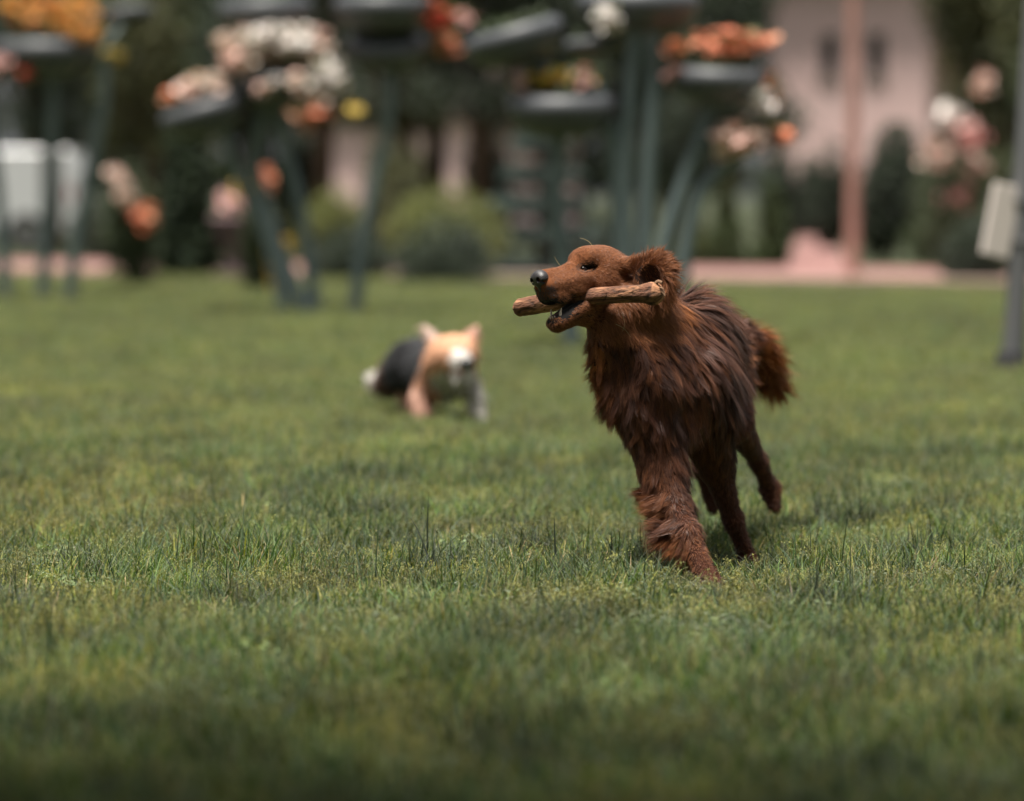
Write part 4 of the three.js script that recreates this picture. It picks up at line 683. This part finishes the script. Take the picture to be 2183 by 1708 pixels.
stand('flower stand with coral blossoms behind the red dog\'s head', 17.4, 1330, [
  [[1222, 742], [1208, 620], [1188, 470], [1183, 380], [1192, 270]], [[1337, 748], [1335, 560], [1328, 380], [1338, 200], [1350, 60]], [[1380, 730], [1415, 520], [1462, 370], [1505, 250], [1518, 200]], [[1425, 560], [1490, 410], [1540, 360], [1570, 330]], [[1368, 640], [1376, 420], [1388, 200], [1380, 60]], [[1330, 330], [1270, 200], [1150, 150], [1100, 105]]],
  [[1197, 228, 235, 0.06, 0], [1096, 82, 215, 0.05, 0.27], [1355, 12, 260, 0.05, 0, 0.2], [1520, 165, 205, 0.1, -0.05], [1265, 92, 130, 0.1, 0.2, 0.2]],
  [[1190, 168, 200, 46, 70, 'yellow'], [1180, 165, 60, 36, 22, 'orange', -0.1], [1245, 170, 50, 46, 22, 'pink', -0.1], [1110, 172, 40, 40, 12, 'pink', -0.1], [1290, 38, 45, 70, 40, 'white', -0.15], [1560, 92, 210, 55, 120, 'coral'], [1440, 105, 50, 40, 22, 'coral', -0.1], [1440, 150, 50, 50, 20, 'pink', -0.1], [1605, 214, 70, 60, 42, 'white', -0.1], [1575, 290, 120, 70, 110, 'pale', -0.1], [1660, 290, 50, 45, 24, 'coral', -0.1], [1545, 315, 60, 50, 30, 'pale', -0.1], [1640, 190, 40, 60, 24, 'coral', 0.1]], GS);

// loose flowering plants
function blossomShrub(label, px, Z, topPx, wPx, kind, list, group) {
  const t = shrub('flowering_shrub', label, px, Z, topPx, wPx, midGreen, 3200, 0.065, group), o = t.position;
  for (const [x, y, wx, wy, n, k] of list) { const c = P(x, y, Z - 0.25).sub(o), s = pxm(Z), im = foliage(t, 'blossoms', [[0, 10, 0, wx / 2 / s, wy / 2 / s, 0.12]], n, 0.05, tonesF[k ?? kind], petalMat, { geo: flowerGeo, shell: 0.4 }); im.position.set(c.x, c.y - 10, c.z); }
}
blossomShrub('shrub with drooping pale blossoms and one coral head near the tall thuja', 285, 28.5, 330, 120, 'pale', [[250, 370, 34, 44, 16], [270, 402, 34, 50, 18], [288, 436, 30, 40, 12], [316, 464, 48, 48, 36, 'coral']]);
blossomShrub('shrub with white and pink blossoms to the right of the tall hedge', 2020, 34, 225, 170, 'pink', [[2012, 255, 60, 60, 50, 'white'], [2050, 290, 80, 60, 44, 'pink'], [1985, 330, 70, 70, 36, 'pale'], [2065, 350, 60, 70, 24, 'pale'], [2080, 180, 50, 60, 24, 'pale'], [2030, 420, 80, 60, 20, 'pink']]);
blossomShrub('shrub with an orange flower spike between the stand legs', 555, 27, 345, 70, 'orange', [[567, 385, 32, 70, 36, 'coral'], [600, 560, 50, 110, 60, 'yellow'], [520, 400, 40, 50, 14, 'yellow']]);

// ------------------------------------------------------------------ poles, vehicle, stones
{
  const Z = zAt(800), o = onGround(2150, Z, 0), grey = std(0xffffff, 0.6, { map: noiseTexture(128, (u, v) => { const k = 0.5 + fbm(u * 6, v * 12, 6, 4) * 0.6; return [0.36 + 0.1 * k, 0.36 + 0.1 * k, 0.37 + 0.1 * k]; }, true) });
  const t = thing('lamp_pole', 'grey metal lamp pole standing on the lawn with a white board fixed to it', 'pole', o);
  const topP = P(2190, 0, Z).sub(o), k = topP.y, dx = topP.x;
  part(t, 'shaft', tube([V(0, -0.1, 0), V(dx * 0.5, k * 0.5, 0), V(dx, k, 0), V(dx * 2.4, k * 2.4, 0)], 0.056, 0.045, 12, 16), grey);
  part(t, 'base_collar', new THREE.CylinderGeometry(0.075, 0.09, 0.14, 18).translate(0, 0.05, 0), std(C(0.04, 0.04, 0.045), 0.6));
  const head = new THREE.CylinderGeometry(0.16, 0.1, 0.3, 18); head.translate(dx * 2.4, k * 2.4 + 0.12, 0); part(t, 'lamp_head', head, std(C(0.4, 0.4, 0.4), 0.5));
  const bc = P(2122, 470, Z).sub(o), board = part(t, 'board', new RoundedBoxGeometry(0.15, 0.36, 0.03, 3, 0.006), std(C(0.66, 0.58, 0.54), 0.7)); board.position.set(bc.x, bc.y, 0.05); board.rotation.set(0, 0.35, -0.2);
  for (const y of [0.1, -0.1]) { const c = new THREE.TorusGeometry(0.058, 0.008, 6, 18); c.rotateX(Math.PI / 2); c.translate(bc.y / k * dx, bc.y + y, 0); part(t, 'clamp', c, std(C(0.1, 0.1, 0.1), 0.5)); }
  const soil = new THREE.CircleGeometry(0.26, 24); soil.rotateX(-Math.PI / 2); soil.scale(1, 1, 0.8); soil.translate(o.x - 0.03, 0.03, o.z); const sm = new THREE.Mesh(soil, std(C(0.02, 0.018, 0.014), 1)); sm.name = 'bare_soil'; sm.receiveShadow = true; sm.userData = { kind: 'structure', label: 'ring of bare dark soil round the grey lamp pole' }; scene.add(sm);

  const Zp = 30.6, op = onGround(1812, Zp, 0), wood = thing('wooden_pole', 'tall pinkish brown wooden pole beside the path in front of the pale pink house', 'pole', op);
  const wm = std(0xffffff, 0.9, { map: noiseTexture(256, (u, v) => { const q = clamp(0.5 + fbm(u * 20, v * 2.5, 8, 4)); return [0.56 + 0.16 * q, 0.42 + 0.13 * q, 0.38 + 0.12 * q]; }, true) });
  part(wood, 'shaft', tube([V(0, -0.1, 0), V(-0.01, 2, 0), V(-0.03, 6, 0)], 0.068, 0.044, 10, 16), wm); const cp = new THREE.CylinderGeometry(0.06, 0.09, 0.06, 16); cp.translate(-0.03, 6.02, 0); part(wood, 'cap', cp, wm);

  // white van, partly out of the picture
  const Zv = 46.8, ov = onGround(-120, Zv, -0.06), van = thing('van', 'white van parked beyond the lawn behind a flower stand', 'van', ov), white = phys({ color: C(0.68, 0.69, 0.7), roughness: 0.35, clearcoat: 0.6, clearcoatRoughness: 0.1 }), rub = std(C(0.015, 0.015, 0.016), 0.85), glass = phys({ color: C(0.02, 0.025, 0.03), roughness: 0.08 });
  const vs = new THREE.Shape([[-2.1, 0.32], [2.05, 0.32], [2.12, 0.6], [2.08, 1.2], [1.98, 1.52], [-0.9, 1.52], [-1.45, 1.05], [-2.05, 0.9], [-2.15, 0.6]].map((q) => new THREE.Vector2(...q)));
  const vb = new THREE.ExtrudeGeometry(vs, { depth: 1.5, bevelEnabled: true, bevelSize: 0.06, bevelThickness: 0.06, bevelSegments: 3 }); vb.translate(0, 0, -1.5); part(van, 'body', vb, white);
  for (const x of [-1.35, 1.35]) { const wgrp = new THREE.Group(); wgrp.name = 'wheel'; wgrp.position.set(x, 0.31, 0.02); van.add(wgrp); const ty = new THREE.TorusGeometry(0.24, 0.075, 10, 24); part(wgrp, 'tyre', ty, rub); const rim = new THREE.CylinderGeometry(0.17, 0.17, 0.1, 20); rim.rotateX(Math.PI / 2); part(wgrp, 'rim', rim, std(C(0.3, 0.3, 0.3), 0.4, { metalness: 0.7 })); }
  const wnd = new THREE.BoxGeometry(0.62, 0.34, 0.02); wnd.translate(-0.72, 1.2, 0.062); part(van, 'side_window', wnd, glass);
  const sill = new THREE.BoxGeometry(3.9, 0.16, 1.4); sill.translate(0, 0.25, -0.75); part(van, 'underside', sill, rub);
  const seam = new THREE.BoxGeometry(0.012, 1.0, 0.004); seam.translate(0.5, 0.92, 0.063); part(van, 'door_seam', seam, rub);
  const lamp = new RoundedBoxGeometry(0.06, 0.22, 0.05, 2, 0.01); lamp.translate(2.03, 0.9, 0.05); part(van, 'tail_light', lamp, std(C(0.3, 0.02, 0.02), 0.3));

  // stone urn by the path
  const Zu = 30.9, ou = onGround(520, Zu, 0.02), urn = thing('stone_urn', 'squat purplish stone urn with pink flowers at the edge of the path', 'urn', ou), um = std(0xffffff, 0.95, { map: noiseTexture(128, (u, v) => { const q = 0.5 + fbm(u * 8, v * 8, 1, 4); return [0.34 + 0.12 * q, 0.27 + 0.1 * q, 0.29 + 0.1 * q]; }, true) });
  const prof = [[0.0, 0], [0.22, 0], [0.24, 0.06], [0.17, 0.12], [0.13, 0.2], [0.2, 0.3], [0.28, 0.46], [0.3, 0.56], [0.33, 0.6], [0.31, 0.63], [0.26, 0.6], [0, 0.55]]; part(urn, 'body', new THREE.LatheGeometry(prof.map((q) => new THREE.Vector2(...q)), 28), um);
  foliage(urn, 'blossoms', [[0, 0.75, 0, 0.26, 0.16, 0.26]], 70, 0.05, tonesF.pink, petalMat, { geo: flowerGeo }); foliage(urn, 'leaves', [[0, 0.68, 0, 0.26, 0.12, 0.26]], 160, 0.08, midGreen);
}

// ------------------------------------------------------------------ the corgi
{
  const ZC = 11.9, Q = (x, y, dz) => P(x, y, ZC + dz), K = pxm(ZC), q = [];
  q.push(cap(Q(948, 800, 0.0), Q(885, 780, 0.34), 0.088, 0.098, 0.04), cap(Q(885, 775, 0.3), Q(852, 795, 0.48), 0.095, 0.08, 0.04), cap(Q(955, 800, -0.04), Q(962, 765, -0.1), 0.085, 0.075, 0.03));
  q.push(ell(Q(965, 757, -0.14), V(0.098, 0.080, 0.09), null, 0.03), cap(Q(935, 785, -0.12), Q(990, 800, -0.14), 0.06, 0.05, 0.03), cap(Q(972, 766, -0.2), Q(992, 776, -0.30), 0.045, 0.027, 0.02), cap(Q(966, 784, -0.18), Q(984, 806, -0.26), 0.034, 0.022, 0.012), cap(Q(935, 775, -0.14), Q(950, 790, -0.12), 0.05, 0.05, 0.03));
  for (const [bx, by, tx, ty] of [[928, 738, 906, 698], [998, 735, 1015, 700]]) q.push(cap(Q(bx, by, -0.1), Q(tx, ty, -0.08), 0.034, 0.012, 0.015), cap(Q(bx + (bx > 960 ? -8 : 8), by, -0.09), Q(tx, ty, -0.08), 0.022, 0.01, 0.01));
  q.push(cap(Q(992, 812, -0.02), Q(1013, 848, -0.1), 0.05, 0.033, 0.02), cap(Q(1013, 848, -0.1), Q(1018, 896, -0.12), 0.033, 0.034, 0.015), cap(Q(918, 815, 0.02), Q(896, 852, 0.0), 0.058, 0.042, 0.02), cap(Q(896, 852, 0.0), Q(910, 896, -0.05), 0.04, 0.036, 0.02));
  q.push(cap(Q(850, 810, 0.45), Q(830, 822, 0.55), 0.06, 0.042, 0.03), cap(Q(830, 822, 0.55), Q(804, 812, 0.7), 0.036, 0.038, 0.02), cap(Q(880, 830, 0.4), Q(885, 870, 0.35), 0.06, 0.035, 0.02));
  const f = field(q), lo = V(9, 9, 0), hi = V(-9, -9, -99); lo.z = 99; for (const s of q) { const r = s.t ? 0.1 : Math.max(s.ra, s.rb); for (const e of s.t ? [s.c] : [s.a, s.b]) { lo.min(V(e.x - r, e.y - r, e.z - r)); hi.max(V(e.x + r, e.y + r, e.z + r)); } } lo.addScalar(-0.03); hi.addScalar(0.03);
  const orange = [0.60, 0.32, 0.19], white = [0.60, 0.56, 0.52], black = [0.012, 0.012, 0.015], brown = [0.09, 0.04, 0.025], pinkish = [0.56, 0.32, 0.24];
  const marks = [[965, 730, -0.16, orange], [905, 705, -0.08, [0.5, 0.36, 0.3]], [1012, 705, -0.08, pinkish], [1000, 735, -0.14, orange], [935, 745, -0.16, orange], [918, 735, -0.06, white], [990, 766, -0.26, white], [990, 782, -0.3, white], [950, 790, -0.16, white], [970, 820, -0.1, white], [940, 765, -0.2, orange], [925, 790, -0.1, orange], [875, 760, 0.2, black], [855, 790, 0.35, black], [885, 800, 0.2, black], [905, 770, 0.05, black], [830, 818, 0.5, brown], [850, 815, 0.45, brown], [804, 812, 0.7, white], [895, 845, 0, pinkish], [908, 880, -0.05, pinkish], [920, 825, 0.0, orange], [942, 832, -0.02, black], [935, 830, 0.05, black], [1015, 850, -0.1, white], [1018, 886, -0.1, white], [950, 832, 0.05, [0.4, 0.34, 0.28]], [1003, 828, -0.05, white], [885, 865, 0.35, pinkish]].map(([x, y, dz, c]) => [Q(x, y, dz), c]);
  const colour = (p0) => { const p = V(p0.x + 0.03 * N3(p0.x * 25, p0.y * 25, p0.z * 25), p0.y + 0.03 * N3(p0.x * 25 + 9, p0.y * 25, p0.z * 25), p0.z); let b = 1e9, o = white; for (const [m, c] of marks) { const d = m.distanceToSquared(p); if (d < b) { b = d; o = c; } } return o; };
  const corgi = thing('dog', 'small short-legged tan, white and black dog running after the red one', 'dog', V(0, 0, 0));
  const g = skin(f, lo, hi, 0.011), gp = g.attributes.position, col = new Float32Array(gp.count * 3); for (let i = 0; i < gp.count; i++) col.set(colour(V().fromBufferAttribute(gp, i)), i * 3); g.setAttribute('color', new THREE.BufferAttribute(col, 3));
  part(corgi, 'body', g, std(0xffffff, 0.85, { vertexColors: true }));
  const fl = flowField([guide(Q(880, 790, 0.2), [-0.4, -0.5, -0.7], 0.035, 0.3), guide(Q(965, 740, -0.2), [0, -0.3, -0.5], 0.016, 0.2), guide(Q(950, 810, -0.1), [-0.1, -1, 0.1], 0.04, 0.35), guide(Q(905, 860, 0), [0, -1, 0], 0.025, 0.3), guide(Q(804, 812, 0.7), [-0.7, 0, -0.5], 0.03, 0.5), guide(Q(1015, 860, -0.1), [0, -1, 0], 0.02, 0.3)].map((k) => ({ ...k, len: k.len * 1.5, width: 0.0032, rad: 0.014 })));
  part(corgi, 'coat', coat(f, surfaceSampler(g), 1700, 14, fl, colour), phys({ color: 0xffffff, roughness: 0.9, vertexColors: true, transmission: 0.2, side: THREE.DoubleSide }), 'stuff');
  const nose = new THREE.SphereGeometry(0.026, 14, 10); nose.scale(1.2, 0.9, 0.8); nose.translate(...Q(995, 775, -0.325).toArray()); part(corgi, 'nose', nose, std(C(0.02, 0.02, 0.02), 0.35));
  for (const [x, y, z] of [[948, 750, -0.215], [990, 748, -0.215]]) { const e = new THREE.SphereGeometry(0.01, 12, 8); e.translate(...Q(x, y, z).toArray()); part(corgi, 'eye', e, phys({ color: C(0.01, 0.007, 0.005), roughness: 0.15 })); }
  const tg = new THREE.SphereGeometry(0.02, 14, 10); tg.scale(0.9, 0.4, 1.3); tg.translate(...Q(984, 792, -0.29).toArray()); part(corgi, 'tongue', tg, std(C(0.5, 0.2, 0.19), 0.5));
}
renderer.render(scene, camera);
